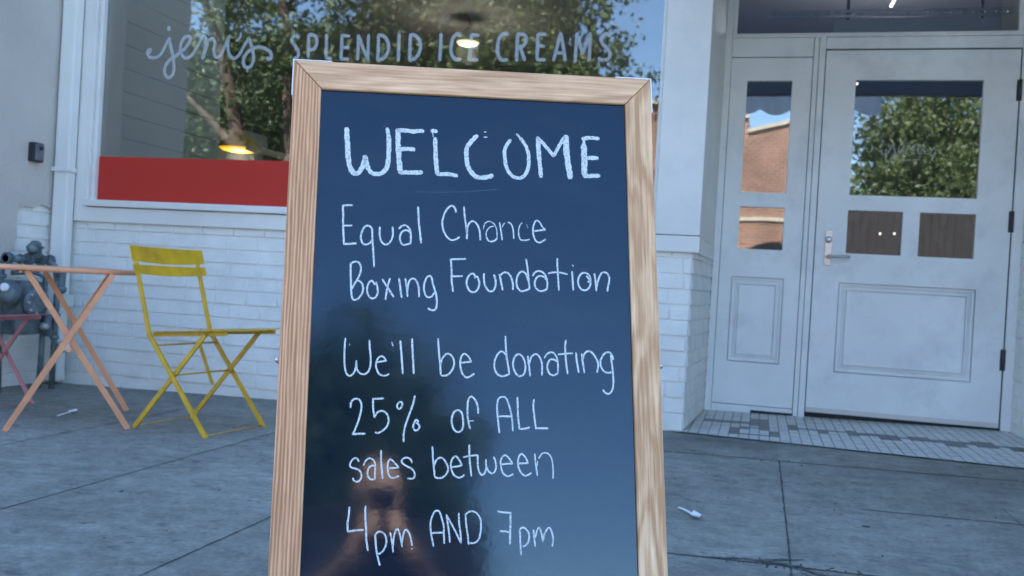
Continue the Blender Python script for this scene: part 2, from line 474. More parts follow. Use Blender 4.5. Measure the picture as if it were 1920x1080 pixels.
STROKES = {
'WELCOME': """8.4:90.2,115.1 91,129.7 92.5,146.1 93.8,161.1 95.4,173.6 98.7,184.7 103.1,191.3 107.8,193.6|7.9:106.7,193.7 111.9,191.6 116.3,185.2 120.1,175 121.7,162.3|7.5:121.7,162.3 124.8,174.8 128.1,184.6 134.1,191.3 140.1,192.6 148.3,191.3 155.2,185.3 159.1,175.7 160.2,160.6 160.2,142.9 159.8,127.6|6.2:159.8,127.6 158.4,120 156.8,111.8|8.5:174.7,112.8 175,125.6 175.7,144.7 177.4,164.8 179.3,179.9 181.3,188.6|7.1:173.6,114.8 185.5,113.8 197.6,115.3 207.1,114 216.8,113.6|7.1:179.1,147.7 187.5,146.4 197,146.5 202.4,147|7:180.7,188.6 190.7,187.6 202.6,187.4 215.7,186.5|6.3:230.6,112.9 235.4,112.1 239.1,113.5|2.7:232.5,116.4 233.6,122.7|7.1:236.8,125.2 237.7,141.7 238.6,159.5 240.1,177.2 240.8,187.9|6.6:240.2,188.3 252.8,188 264.8,188.1 274.4,190.3|7.6:307.2,117.2 298.1,127.3 290.3,139.3|7.6:290.3,139.3 289.8,154.7 291.7,169.9 296.1,179.8 303.4,188.4 312.5,191.6 322.7,190.7 333.7,187.1|3.2:320.1,110.1 322.6,109.6|3.6:319.8,119.2 324.4,119|5.9:364.4,122.2 357.6,132.2 354.1,142.7 355.1,156.8 356.9,169.5 362.4,180.8 369.8,187.5 378.3,189.7 385.7,186.8 391.8,178.9 395,167.8 395.7,155 395.1,144.7 391.5,133.2 385.3,123.2 381,118.2|3.2:382.3,120.1 378.6,114.4 375.1,111.3|7.3:411.4,115.4 412.5,133.5 413.6,154.2 415.3,172.1 416.7,185.5|5.9:411.4,116 420.6,126 430.4,137.2 438.4,147.9|5.9:438.4,147.9 445.4,134.6 453.1,119.9 458.2,112.5|10:460.5,111 460.4,131.3 462,152 464.8,169.9 466.4,185.3|6.4:488.9,114.3 498.4,112.2 508.5,111.7 517.3,112.9|8.2:491,116.8 491.4,121.3|10:491.6,125.2 491.5,142.8 491.4,162.3 491.4,179.1|7.3:491.4,149.6 503.9,148.1 514.6,148|7.2:490.2,181.1 503.3,180.5 517,179.9""",
'Equal Chance': """3.1:88,249.2 95.5,248.1 103.5,247.8|3.1:88.6,248.6 89.5,266.1 90.1,283.6 91.6,300.9 92.5,313|2.9:90.1,283.1 96.7,282.6 104.2,281.9|3.3:92.1,313.8 102.2,313 112.3,312|3:137.3,286.6 133.3,282.6 128.6,281.6 123.9,284.7 120.5,293 119.2,301.1 120.8,308.6 124.2,312.8 128.7,313.3 134.1,310.5 137.8,305.2|3:136.9,285.4 137.5,295.9 138.5,310.9 140.2,328.2 141.9,350|3:149.4,283.2 149.1,293.2 150.5,302.4 154,309.3 159.7,312.6 165.7,308.9 169.4,301.8 170.8,292.4 170,282.5|3:180.4,284.9 184,280.9 189,278.9 194.6,281.1 198.1,286.2 199.6,293.8 200.1,303.1 199.5,310.1|3:198.7,290.3 193.6,287.2 188.1,288.1 183.7,293.2 182.2,300.2 183.5,307.1 187.5,311.9 193,311.5 199.5,308.9|3.2:210.8,246.9 211.7,261.6 213.1,279.3 215.1,293.3 217,307.8|3:273.2,253.9 272.1,247.6 268.7,243.3 264.2,243.1 258.2,249.2 253.3,259.8 251,272.5 252.6,283.9 256.8,293.1 261.9,299.1 267.9,301.5 274.9,299.2 279.4,295.9|2.8:286.4,243.4 287.5,255.4 289.2,269 290.8,281.5 291.9,289.8|3.3:291.8,279.4 291.9,289.8 291.7,298.6|2.9:291.8,281.5 294.8,273 299.8,268.1 304.8,269 309.4,274.6 312.5,282.8 313.6,291.1 313.9,299.5|1.7:319.1,280.5 321.1,272.1 326.1,267.7 332.2,268 337.8,272.5 340.9,279.8 341.9,288.1 341.9,295.4|1.8:336.3,275.7 331.2,276.4 326.2,281.3 323.7,287.7 324.2,295|2.6:324.2,294.4 327.2,300.1 332.3,301.8 338.4,299.7 341.9,295.4|2.5:346,268.5 347.5,277.4 349,287.9 350.3,298.3|1.5:350.5,276.3 352.6,271.5 355.1,269.3|2.3:360.2,267.7 364.3,269.5 367.4,274.6 369.1,283 369.4,289.3 369.7,295.5|1.8:383.8,267.7 380.2,272.1 378.1,279.5 377.9,284.8|2.3:377.9,284.8 378.6,291 381.1,296.7 387.2,298.1 395.9,296.2|1.4:391.4,270.6 393.5,276.3|3:405.2,281.2 414,279.8 422.7,278.8|2.3:422.7,278 418.1,273.9 414.1,266.6 410,262.6|2.7:410,262.6 405.9,264.8 402.7,273.4 402.1,282.9 403.6,291.2 407.2,298.5 412.8,300.9 418.9,298.1 423.1,294.8""",
'Boxing Foundation': """3:104.4,345 104.8,357.8 105.7,371.5 106.4,385.1 107.5,396.9 109,402.3|2.9:104.7,346.8 108.3,343.5 113.1,342.5 118,344.6 120.9,351 120.7,358.3 118.3,366.6 115.4,372.6 111.7,379.6 108.4,386.9|2.9:115.4,373.5 119.9,374.8 124,379.2 125.7,386.5 124.4,393.8 120.7,400.2 116.5,404.4 111.7,405.4 108.5,402.8|2.9:146.8,375.9 143.8,378.7 139.6,373.3 135.7,375.3 132.8,380.8 131.9,388.1 133.3,395.4 136.5,400.3 140.9,402.4 145.3,400.5 148.2,395.9 148.9,389.5 147.8,382.2 145.4,375.9|2.9:155.9,370.6 161.4,379.1 165.1,384.5 169.7,391.7 174.3,399.3|2.9:167.8,368.9 165.8,377.2 164.2,383.6 162.7,393.7 161.6,403.7|3.1:182.4,368.5 184,378.5 185.6,389.5 187.4,399.5|2.8:192.7,368.2 194.2,378.3 195.8,387.4 196.6,397.9|2.9:196.7,387.4 197.3,378.2 199.9,370.8 204.3,367.9 208.8,369.6 212.4,375.9 214.7,385.1 215.1,397.9|2.9:237.5,378 236,369.8 234.2,364.3 230.6,363 227,365.9 224,372.9 222.8,381.2 223.4,388.5 226.2,395.8 230.7,398.4 236,396.4 239.5,390.8|3.1:237,375.3 239.9,384.4 242.7,393.5 244.2,404.4 243.4,413.6 241.7,418.2 237.7,419.6 234.2,418.8 230.1,416.6|3:265.1,334.5 271.6,333.6 279.8,333.3 290,332.7|3:265.8,334.9 266.9,346.1 267.4,358.7 267.6,371.1 268.9,379.4 270,387.7|2.9:267.9,362.6 276,362.3 284.9,361.7|3:305.4,364.3 305.3,360.1 302.9,357.2 299.6,357.3 295.5,361.2 292.7,367.1 292,373.8 293.7,380.4 297.4,386.1 302.7,388.3 307.9,385.9 311.6,380 312.9,373.3 311.5,366.6 309,361.7 305.8,363.4|3:320.5,356.3 320.1,363.9 320.9,371.4 323.4,378.8 327.5,384.5 331.6,386.1 335.7,384.3 339,378.4 339.8,370.9 338.5,363.4 336.9,358.4|3:345.9,357.3 347.6,364.8 349.2,373.1 351.3,383.1|3:346.3,360.6 349.6,356.3 354.6,353.3 359.5,354.4 364.1,359.3 366.9,366.8 368.2,375.1 368.1,381.8|2.8:390.3,329.8 391.9,340.8 393.1,350.9 393.9,359.3 394.6,367.7 395.4,375.2 395.4,381.1|3:393.8,366.9 391.8,359.4 388.5,353.6 383.5,351.2 379,353.8 375.2,360.7 374,368.3 375.2,376.6 378.4,382.4 383.4,384.4 390,382.5 395.4,380.3|2.9:401.5,357.8 404.8,352.3 410.7,349.6 416.5,350.7 421.5,355.2 424.3,361.9 425.5,369.4 425,379.5|2.9:423.1,363.6 419.8,359.4 414,357.9 408.9,359.7 405.6,364.9 404.3,370.8 405.9,377.5 410,382 415.4,383.5 421.2,381.7 425,379.1|2.8:442.7,327.4 442.6,339.3 443.2,352 443.7,364.7 444.7,381.1|2.8:427.3,353.3 434,351.4 442.4,351.2 450.8,351.8 459.1,353.7|3.2:467.2,349.2 467.8,359.8 468.3,370 468.8,380.1|3.1:468.2,338.1 469.4,339.4|2.9:491.5,355.8 494.4,359.1 496.8,361.6|2.9:487.8,350.3 483.5,351.7 479.2,357 477,364.6 478.1,372.2 481.8,378 487.2,380.3 493.1,378.2 497,372.6 498.4,365.8 497.7,359 494.5,352.7 488.6,349.9|3.1:497.3,359 496.6,364.1 493.8,365.9|3:505.1,351.6 506.1,361.3 507.2,370.6 507.8,380.7|2.9:508.4,374.8 510.2,366.3 513,357.7 516.9,350.8 521.7,348.5 526.7,350.5 529.9,356.4 529.8,364.1 527.9,371.8 526.4,380.7""",
'We ll be donating': """2.7:100.5,467.8 99.7,484 99.9,500 100.9,512.2 103.7,523.2 108.7,527.4 114,524.3 117.9,515.7 118.9,503.4|2.8:119,505.8 119.7,515.6 124.1,522.3 130.2,524.7 136.8,521.5 140.7,511.6 140.9,496.9 139.2,483.3 138.2,470.2|1.3:107.1,476.4 107.2,478.9|2.8:150.2,505.3 158.7,503.7 165.3,502.6|2.7:165.4,503.3 162.2,497.7 157.2,495.6 152.5,499.1 149.6,506.6 150.5,515.2 154.4,523.1 160.5,526.3 165.9,525.8 170.1,523.5|3:173.5,473.3 175.3,478.3|3.1:186.9,470 188.5,486.1 190.4,504.7 191.8,522.6|3.1:205.5,466.5 206.5,485.8 208.1,504.4 209.3,522.3|2.9:246.9,465.7 248.4,485.1 250.5,503.8 252.1,523.6|2.8:251.2,508.7 253.6,498.8 259,491.2 264,489.8 269.6,493.5 273,502.2 272.3,510.9 267.4,519.7 260.7,524.7 253.1,525.1|2.8:283.4,504.3 292.7,503.1 300.7,502|2.8:300.4,501.8 296.3,494.3 289.4,489.4 284.5,494.5 282.7,504.5 284.1,514.5 287.3,523.1 293.5,527.4 299.7,525.4 305.2,521.4|2.8:355.8,459.8 356.3,475.1 357.5,489.2 359.6,504.3 362.1,521.1|2.8:357.7,499.1 356.9,490.4 349.9,484.6 343.5,488.8 338.8,498.8 337.9,509.3 341.2,519.7 349.3,524.8 356.3,523.5 362.7,520.6|2.8:377.4,488.6 371.5,492.5 368.2,501.9 369.2,512.3 373.8,521.6 379.6,524.4 385.5,520.8 388.1,512 387.3,501.6 383.3,492.3 377.4,488.6|2.8:392.3,491.5 393.2,501.5 394.7,512 395.8,524.2|2.8:394.4,505 397.4,494.4 403.3,488.4 408.6,489.5 413.3,496.5 415.5,505.8 415,522.2|2.8:419.5,494.3 423.4,488.1 429.3,484.7 435.2,486.1 439.9,493.7 441.5,504.2 441.3,518.3|2.8:440.4,499.6 433.9,496.4 428,497.4 424.4,504.5 424.5,512.7 427.8,519.6 434.2,522.1 441.3,518.5|2.9:455.1,463.9 453.8,476.9 454.2,489.9 455.2,502.9 457.1,519.2|2.7:442.3,488 454.2,486.6 466.1,485.6|3:471.5,484.9 472.5,496.7 474.1,507.3 475.4,516.9|2.9:481,486.5 482,496.5 483.4,505.9 484.9,517.1|2.9:482.7,495.4 485.8,485.9 491.3,482 497.2,483.3 503.1,490.3 507.1,498.5 508.1,505.6 506.1,516.2|2.8:533,495.1 532.5,489.8 529,484.5 523.1,483.1 516.9,487.7 512.5,496.1 512.1,504.3 516.3,513.1 524,517.1 530.7,515.3|3:529.6,486.3 530.5,498.1 531.9,512.3 532.8,526.4 531.8,540.5 528,548.7 522.6,550.9 517.9,548.8 515.6,544.8""",
'25% of ALL': """2.8:112.2,577.3 112.9,569.1 116.2,564.3 120.8,563.1 125.6,565.1 128.6,570.6 128.9,579.2 126.9,590.4 123.4,602.4 119.5,612.7 116.7,618.2|3:116.3,618.2 125.2,617.6 135.8,617.3|2.9:146.1,563.1 154.3,562.8 162.9,562.1|2.9:146.5,563.1 146.8,573 148,583.4 149.5,592|2.8:149.5,592 153.2,585.1 158.3,582 163.8,582.4 168.7,586.6 171.5,594.4 170.8,602.1 166.7,609 160.8,613.7 155.8,615.9 151.5,615.1|2.7:188,567.4 185.1,570.5 184.3,575.3 187.4,578.3 190.8,576.1 192.4,571.7 191.1,567.9 187.6,567.5|2.9:211.6,557.6 209.7,568.1 205.6,581.1 200.7,595 197.1,607.1 195.6,617.4 195.9,629.3|2.8:215.5,600.5 217.6,597.5 214.6,595.3 211.6,599.2 210,605.3 211.8,610.4 214.5,611.9 218.3,609.9 219.9,605.2 217.7,601.8 214.6,599.6|2.9:279.5,579.4 273.9,582.7 270.8,590.4 270.4,598.6 272.8,607.7 277,612.7 280.6,613.8 285.7,611.7 288.3,605.8 288.5,596.7 287.3,588.5 284.9,582.1 279.5,579.4|2.8:312.1,584.2 311.2,572.7 306.9,562.6 301.3,557.9 296.7,561.8 295.2,572.8 295.3,585.7 296.5,596.6 299.4,608.4|2.5:297,596.6 304.8,596.1|2.7:346,614.5 344.6,601.7 343.2,588 342.3,574.2 343.6,563.2 347.8,558.5 352.5,557.7 357.2,560.2 360.9,569.4 364.6,582.3 366.5,594.3 367.6,611.6|2.9:345.5,588.7 355.3,588.7 365.1,588.6|2.8:375,558.2 375.4,572.1 375.8,585.9 377.2,599.7 378.1,607.9|3:377.6,608.4 386,608.1 394.4,605.8|2.8:401.8,561.6 400.7,571.8 401.6,582.9 402.9,594.9 404.5,606.4|3:403.8,607.6 413.1,607 423.9,607.2""",
'sales between': """2.6:127.8,659.7 125.1,655.7 121.5,654.6 117.2,657.9 114.3,664.1 116.2,668.5 122,670.3 128.3,672.9 132,678.2 132.2,684.3 129.2,689.1 125.3,690.4 121.3,688.7 119.4,684.7|2.5:135.1,665.8 138,658.8 143.7,654.8 149,656.6 152.3,662.3 153,671.1 152.8,686.1|2.5:152.5,666.7 147.6,666 142.8,670.2 141.5,677.3 143.2,683.4 147.3,686.9 153,686.1|2.7:161.3,642.8 161.5,656.1 162.8,670.2 164.8,685.6|2.5:174.4,670.2 181.5,669.3 189.5,669.1|2.5:189.3,669.1 184,663.1 178.5,657.8 174.9,656.5 172.4,661.4 172.1,670.2 173.7,679 177.4,683.9 182.7,684.1 189.4,681.8|2.6:209.3,661.7 207.2,656.4 201.7,653.8 196.4,654.7 193.3,658.7 195.6,663.1 202,667.1 208.4,670.2 212.9,675.5 214,681.7 210.9,685.6 203.3,685.4|2.7:240.6,636.7 241.6,652.2 243.2,667 244.8,681.8|2.7:243.7,665.9 246.8,658 252.2,653.7 257.6,655.3 262.5,661.7 265.5,669.1 264.8,675.4 260.1,681.8 253.7,684.9 247.2,684.4 245,681.8|2.7:271.8,668 279.3,667.2 287.4,665.3|2.7:287.1,665.3 283,657.4 277.5,651.5 272.2,655.3 269.8,662.7 270.7,671.2 274.6,679.7 280.6,683.9 286,683.4 290.8,680.2|2.8:298.6,633.8 298.7,648.8 299.9,664.8 302.2,681.8|2.5:288.9,653.1 298.7,650.9 312.3,649.6|2.7:312,649.8 311.8,660.5 313,671.2 316.3,678.6 319.5,679.9 323.3,676.5 325.2,667.9 324.7,656.7|2.7:324.9,665.8 328.2,673.3 333.1,677.5 338,675.9 340.8,669 340.2,660.5 337.4,652.4|2.7:349.5,663.9 357.7,662.8 367.1,662.5|2.6:366.7,662.3 361,654 355.5,649.5 350.6,652.9 348.1,660.4 349,669 352.2,677.5 358.3,681.8 363.2,681.2 367.6,678.8|2.7:374.2,662.3 383,662.1 391.8,661.6|2.6:391.6,661.4 387.5,652.8 382,647.7 377.6,650.7 375.5,659.3 376.4,667.9 380.2,676.4 386.2,681.2 392.3,679.6 396.7,677|2.5:402.4,647.4 403.5,658.2 405,670 406.3,680.7|2.5:406.2,665.7 407.1,659.2|2.2:409,654.4 413.5,647.4 418.5,645.7 424.6,647.3 429,653.8 431.1,663.5 431.8,674.3 431.4,685.5""",
'4pm AND 7pm': """2.8:115.7,728.2 115.2,740.5 113.7,752.8 114.5,764.1|2.7:114.1,764.5 125,763 138,762.2|2.8:139.8,726.8 140.3,743.5 141.8,760.5 142.8,776.5 145.6,792.4|2.7:156,770 156.8,780.4 158.6,793.5 161.3,804.7 164,814.1|2.7:155.5,770 158.8,766.3 163.6,764.9 169.5,768.2 173.1,776.7 172.3,785.2 168.7,792.7 164.9,796.4 160.2,798.2|2.5:178.6,766.4 180.8,776.8 182.5,786.2 183.7,795.1|2.5:183.5,786.2 183.7,776.8 185.9,765.5 189.1,760.8 192.2,766.5 194.8,776 196.8,787.3|2.5:196.7,781.6 198.1,771.3 200.4,763.7 203.3,762.6 207.3,767.6 210.4,777 212,785.5|2.9:211.1,790.7 212.1,790.3|2.6:244.8,787.1 241.8,773.8 240,763.1 239.8,751.3 242.4,741.6 246.2,735.2 249.5,734.1 253.4,736.3 256.9,746 260.1,757.8 260.3,768.6 261.2,783|2.8:241.7,767.6 250.5,767.2 259.4,767|2.6:269.7,781.5 268.2,766.5 265.8,752.5 264,740.1|2.6:264,740.6 270.2,751.5 278.1,765.5 287,783.2|2.6:282.9,738 283.6,752.6 285.7,766.6 287,782.7|2.6:293.5,740.8 294.7,755.9 297.1,771 298.5,784.9|2.6:292.9,740.8 297.9,736.5 304.6,735.4 311.3,738.7 316.4,746.3 317.6,757.1 316.5,769 313.8,777.5 308.3,782.3 299.9,783.3|2.7:343.9,735.8 354,737.3 364.7,738.1|3:363.6,737.9 363.6,753.1 363,768.2 362.7,784.9|2.6:347.3,765.4 355.1,766 363,767.4|2.6:378.2,762.9 378.7,774.8 379.2,787.8 380,801.2|2.6:378.2,762.9 382.2,760.3 387.8,762.5 392.3,769.5 392.2,779.3 388.8,785.7 383.2,788.9|2.6:399.7,764.2 400.7,775 402.3,788.5|2.6:402.4,775 405.4,764.2 408.8,760.8 411.6,767.5 414.3,781.6|2.6:414.3,780 417.2,769.7 421.8,762.2 425.3,760.9 428.6,767.6 430.5,777.4 428.9,788.8""",
'WIN': """26.1:-3687,2057 -3689,2040|19.5:-3679,2064 -3697,2057 -3701,2035 -3687,2018 -3656,2011 -3621,2022 -3597,2048 -3575,2092 -3555,2131|21:-3555,2131 -3544,2091 -3529,2043 -3515,1986 -3510,1942 -3518,1907 -3542,1892 -3565,1901 -3575,1929 -3567,1969 -3539,1999 -3510,2017 -3471,2043|25.9:-3562,2197 -3561,2181|19.4:-3471,2043 -3433,2077 -3406,2121 -3422,2140 -3452,2130 -3472,2091 -3469,2047 -3449,2016 -3419,2010 -3390,2029 -3363,2068 -3336,2115 -3314,2143|25.6:-3313,2141 -3296,2102 -3301,2063 -3313,2024 -3317,2007|19.2:-3298,2093 -3280,2115 -3256,2123 -3240,2101 -3242,2063 -3237,2028 -3217,2011 -3193,2028 -3172,2071 -3145,2139|19.1:-3147,2135 -3151,2083 -3143,2040 -3119,2010 -3095,2006 -3068,2031 -3042,2078 -3013,2125|25.4:-3133,2193 -3132,2178|15.8:-3068,2156 -3071,2130 -3092,2109|20.5:-3013,2125 -2994,2082 -2979,2039 -2974,1996 -2986,1962 -3007,1950 -3032,1958 -3041,1988 -3029,2022 -3002,2052 -2964,2069 -2926,2069 -2887,2055 -2862,2034 -2859,2009 -2870,1996 -2884,2007|20.2:-2686,2125 -2704,2135 -2726,2125 -2727,2099 -2700,2068 -2683,2037 -2687,2011 -2713,2001|20.2:-2624,2137 -2621,2083 -2619,2010|20.2:-2624,2140 -2590,2137 -2571,2113 -2572,2077 -2590,2054 -2619,2052|20:-2510,2138 -2507,2082 -2505,2007|18.5:-2505,2004 -2471,2002|20:-2412,2132 -2410,2071 -2410,1996|18.4:-2412,2132 -2365,2129|18.4:-2411,2065 -2366,2062|18.4:-2410,1998 -2362,1996|18.3:-2310,2133 -2307,2070 -2306,1993|18.3:-2310,2133 -2278,2064 -2243,1993|18.3:-2247,2133 -2245,2069 -2243,1993|19.7:-2186,2132 -2182,2069 -2183,1990|19.7:-2186,2133 -2150,2124 -2124,2088 -2121,2043 -2143,2003 -2183,1989|19.6:-2059,2135 -2058,2067 -2056,1987|19.5:-1992,2132 -1990,2067 -1988,1989|19.5:-1992,2133 -1957,2124 -1930,2086 -1930,2041 -1952,2001 -1988,1987|19.4:-1809,2135 -1807,2068 -1808,1987|19.3:-1693,2120 -1714,2133 -1736,2112 -1745,2068 -1740,2023 -1717,1992 -1685,1992|19.2:-1629,2128 -1631,2061 -1634,1989|17.7:-1629,2129 -1588,2124|17.7:-1631,2061 -1599,2058|17.7:-1634,1990 -1586,1989|19:-1419,2128 -1448,2130 -1469,2104 -1475,2060 -1469,2016 -1448,1988 -1416,1989|19:-1365,2127 -1364,2059 -1362,1985|19:-1365,2129 -1328,2124 -1315,2097 -1328,2064 -1361,2059|18.9:-1347,2056 -1331,2020 -1317,1985|18.8:-1250,2126 -1249,2058 -1247,1987|17.4:-1250,2127 -1208,2124|17.4:-1249,2063 -1212,2060|17.4:-1247,1987 -1202,1986|18.7:-1125,2130 -1138,2062 -1155,1984|18.7:-1125,2130 -1107,2062 -1091,1984|17.3:-1144,2024 -1100,2023|18.6:-1034,2126 -1035,2056 -1036,1973|18.6:-1034,2126 -998,2018|18.6:-963,2126 -998,2018|18.6:-963,2126 -960,2055 -960,1983|18.5:-854,2113 -879,2123 -900,2103 -892,2071 -864,2044 -849,2014 -860,1988 -895,1985 -907,1996""",
'DOOR': """11:639,1673 643,1656 660,1653 678,1667 693,1695 702,1716|11:702,1713 711,1675 719,1633 714,1609 698,1612 697,1633 715,1654 737,1672|9.4:737,1668 758,1697 760,1714 746,1715 734,1689 741,1661 760,1655 778,1683 793,1715|9.4:804,1656 810,1684 812,1715|9.4:810,1691 825,1715 838,1708 840,1677 847,1660 862,1674 873,1709|9.3:874,1706 873,1678 886,1661 904,1668 925,1700|9.3:925,1700 936,1672 928,1652 912,1655|6.3:740,1623 795,1623 859,1626""",

}

# ================================================================== SETTING
def sheet(name, xs, y0, y1, dz, mat_, thick=0):
    mb = MB(); b = bmesh.new()
    prev = None
    ys = [y0 + (y1 - y0) * k / 6 for k in range(7)]
    vs = [[b.verts.new((x, y, zg(x) + dz)) for y in ys] for x in xs]
    fs = []
    for i in range(len(xs) - 1):
        for j in range(6): fs.append(b.faces.new((vs[i][j], vs[i + 1][j], vs[i + 1][j + 1], vs[i][j + 1])))
    if thick:
        r = bmesh.ops.extrude_face_region(b, geom=fs)
        bmesh.ops.translate(b, vec=(0, 0, -thick), verts=[v for v in r["geom"] if isinstance(v, bmesh.types.BMVert)])
    mb.add(b)
    return tag(mb.build(name, mat_), kind="structure")
sheet("road", [-900, -200, -40, 0, 40, 200, 900], -900, 900, -.15, M_asphalt)
sheet("pavement", [-40, -20, 0, 20, 40], -1.7, 6.3, 0, M_concrete, .3)
sheet("kerb", [-40, -20, 0, 20, 40], -1.86, -1.704, .004, M_kerb, .3)
sheet("far_pavement", [-40, -20, 0, 20, 40], -15, -8.9, 0, M_concrete, .3)
sheet("far_kerb", [-40, -20, 0, 20, 40], -8.896, -8.74, .004, M_kerb, .3)
# saw-cut joints between the slabs: narrow strips of dirt lying in them
mb = MB()
rj = random.Random(5)
def joint(pts, wdt, h=.0015):
    P = []
    for (x0, y0), (x1, y1) in zip(pts, pts[1:]):
        n = max(2, int(math.hypot(x1 - x0, y1 - y0) / .05))
        P += [Vector((x0 + (x1 - x0) * k / n, y0 + (y1 - y0) * k / n)) for k in range(n)]
    P.append(Vector(pts[-1]))
    prev = None
    for i, p in enumerate(P):
        d = (P[min(i + 1, len(P) - 1)] - P[max(0, i - 1)]).normalized(); nn = Vector((-d.y, d.x))
        p = p + nn * rj.uniform(-.0012, .0012)
        w1 = wdt / 2 * rj.uniform(.55, 1.3)
        a, b = p + nn * w1, p - nn * w1
        cur = (mb.bm.verts.new((a.x, a.y, zg(a.x) + h)), mb.bm.verts.new((b.x, b.y, zg(b.x) + h)))
        if prev: mb.bm.faces.new((prev[0], prev[1], cur[1], cur[0]))
        prev = cur
for k in range(-9, 8):
    x = .118 + .747 * k
    joint([(x, -1.65), (x + rj.uniform(-.01, .01), 4.25 if k != 1 else 3.64)], .005 if k < 0 else (.006 if k == 0 else .0035))
for y in (.95, 1.78, 2.6, 3.41, 4.25):
    if y > 4: joint([(-.45, y), (1.9, y)], .010)
    elif y == 3.41: joint([(.37, y), (1.9, y)], .008)
    else: joint([(-.9, y), (1.9, y)], .009)
tag(mb.build("pavement_joints", M_joint), kind="structure")
# ragged crack with loosened concrete where the joints meet
mb = MB()
rc = random.Random(11)
for (x0, y0, x1, y1, wd) in ((-.10, 2.60, .02, 2.63, .020), (.0, 2.625, .17, 2.60, .030), (.10, 2.60, .28, 2.52, .024), (.05, 2.64, .16, 2.68, .014), (.14, 2.56, .20, 2.48, .012), (.02, 2.615, .12, 2.66, .014)):
    prev = None
    for k in range(15):
        t = k / 14; x = x0 + (x1 - x0) * t; y = y0 + (y1 - y0) * t + rc.uniform(-.006, .006)
        h = .6 * wd * (1 - abs(2 * t - 1) ** 2) * rc.uniform(.15, .7) + .0015
        cur = (mb.bm.verts.new((x, y - h, zg(x) + .003)), mb.bm.verts.new((x, y + h, zg(x) + .003)))
        if prev: mb.bm.faces.new((prev[0], cur[0], cur[1], prev[1]))
        prev = cur
tag(mb.build("pavement_crack", mat("crack_dirt", (.085, .085, .075), .95, .4, 40)), kind="structure")
# crumbs of dead leaf and grit
mb = MB()
def crumb(x, y, s):
    n = rc.randint(4, 6); a0 = rc.uniform(0, 6); zz = zg(x)
    top = [Vector((x + math.cos(a0 + 6.283 * k / n) * s * rc.uniform(.5, 1.3), y + math.sin(a0 + 6.283 * k / n) * s * rc.uniform(.3, .8), zz + .0015 + rc.uniform(0, .002))) for k in range(n)]
    vt = [mb.bm.verts.new(p) for p in top]; vb = [mb.bm.verts.new((p.x, p.y, zz)) for p in top]
    mb.bm.faces.new(vt)
    for k in range(n): mb.bm.faces.new((vb[k], vb[(k + 1) % n], vt[(k + 1) % n], vt[k]))
crumb(.363, 3.156, .016)
for _ in range(70): crumb(rc.uniform(-4, 1.6), rc.choice((4.72, 4.25, 4.26, 3.41, 2.6)) + rc.gauss(0, .05), rc.uniform(.0015, .005))
for _ in range(45): crumb(rc.uniform(-.05, .30), 2.60 + rc.gauss(0, .02), rc.uniform(.0015, .005))
for _ in range(40): crumb(rc.uniform(-4, 1.6), rc.uniform(1.9, 4.7), rc.uniform(.0012, .0035))
tag(mb.build("leaf_litter", M_joint), "dark crumbs of dry leaf and grit scattered on the pavement", "leaf litter", kind="stuff")

# mosaic floor of the shop entry
T = .0505
mb = MB(); b = bmesh.new()
DK = [(.00, .05, 5.30, 5.60), (-.115, -.062, 4.92, 5.17), (.082, .136, 4.90, 5.12), (-.26, .0, 5.36, 5.42), (-.065, .0, 5.18, 5.24), (.05, .085, 5.12, 5.30), (-.065, .085, 4.91, 4.96), (-.062, -.02, 5.12, 5.2)]
for k in range(9):
    x = .19 + k * .155; yb = 5.30 - .115 * (x - .2)
    DK += [(x, x + .05, yb - .06 - .05 * (k % 2), yb + .05 + .06 * ((k + 1) % 2)), (x + .05, x + .16, yb - .02, yb + .03)]
TY = .052
for j in range(0, 32):
    for i in range(-2, 40):
        x0 = -.32 + i * T; y0 = 4.55 + j * TY; g = .0021; gy = .0011
        xc, yc = x0 + T / 2, y0 + TY / 2
        d = any(a - .012 < xc < b_ + .012 and c_ - .01 < yc < e_ + .01 for a, b_, c_, e_ in DK)
        z = .007 + (rc.uniform(-.0006, .0006))
        q = [(x0 + g, y0 + gy), (x0 + T - g, y0 + gy), (x0 + T - g, y0 + TY - gy), (x0 + g, y0 + TY - gy)]
        f = b.faces.new([b.verts.new((x, y, zg(x) + z)) for x, y in q]); f.material_index = 1 if d else 0
bmesh.ops.bisect_plane(b, geom=b.verts[:] + b.edges[:] + b.faces[:], plane_co=(-.318, 4.85, 0), plane_no=Vector((-.27, -1.486, 0)).normalized(), clear_outer=True)
for f in b.faces: pass
me_faces = [(f.material_index, [v.co.copy() for v in f.verts]) for f in b.faces]
b.free()
for mi, pts in me_faces: mb.face(pts, mi)
gq = [(-.36, 4.858), (1.60, 4.502), (1.60, 6.2), (-.36, 6.2)]
mb.face([(x, y, zg(x) + .004) for x, y in gq], 2)
tag(mb.build("entry_floor", [M_tile, M_tile2, M_grout]), kind="structure")

# ================================================================== SHOP BUILDING
FY = 4.90            # brick face
shop = empty("shop_building", (-1.4, 6, 0), "white painted shop front with big window and panelled door behind the chalkboard", "shop")

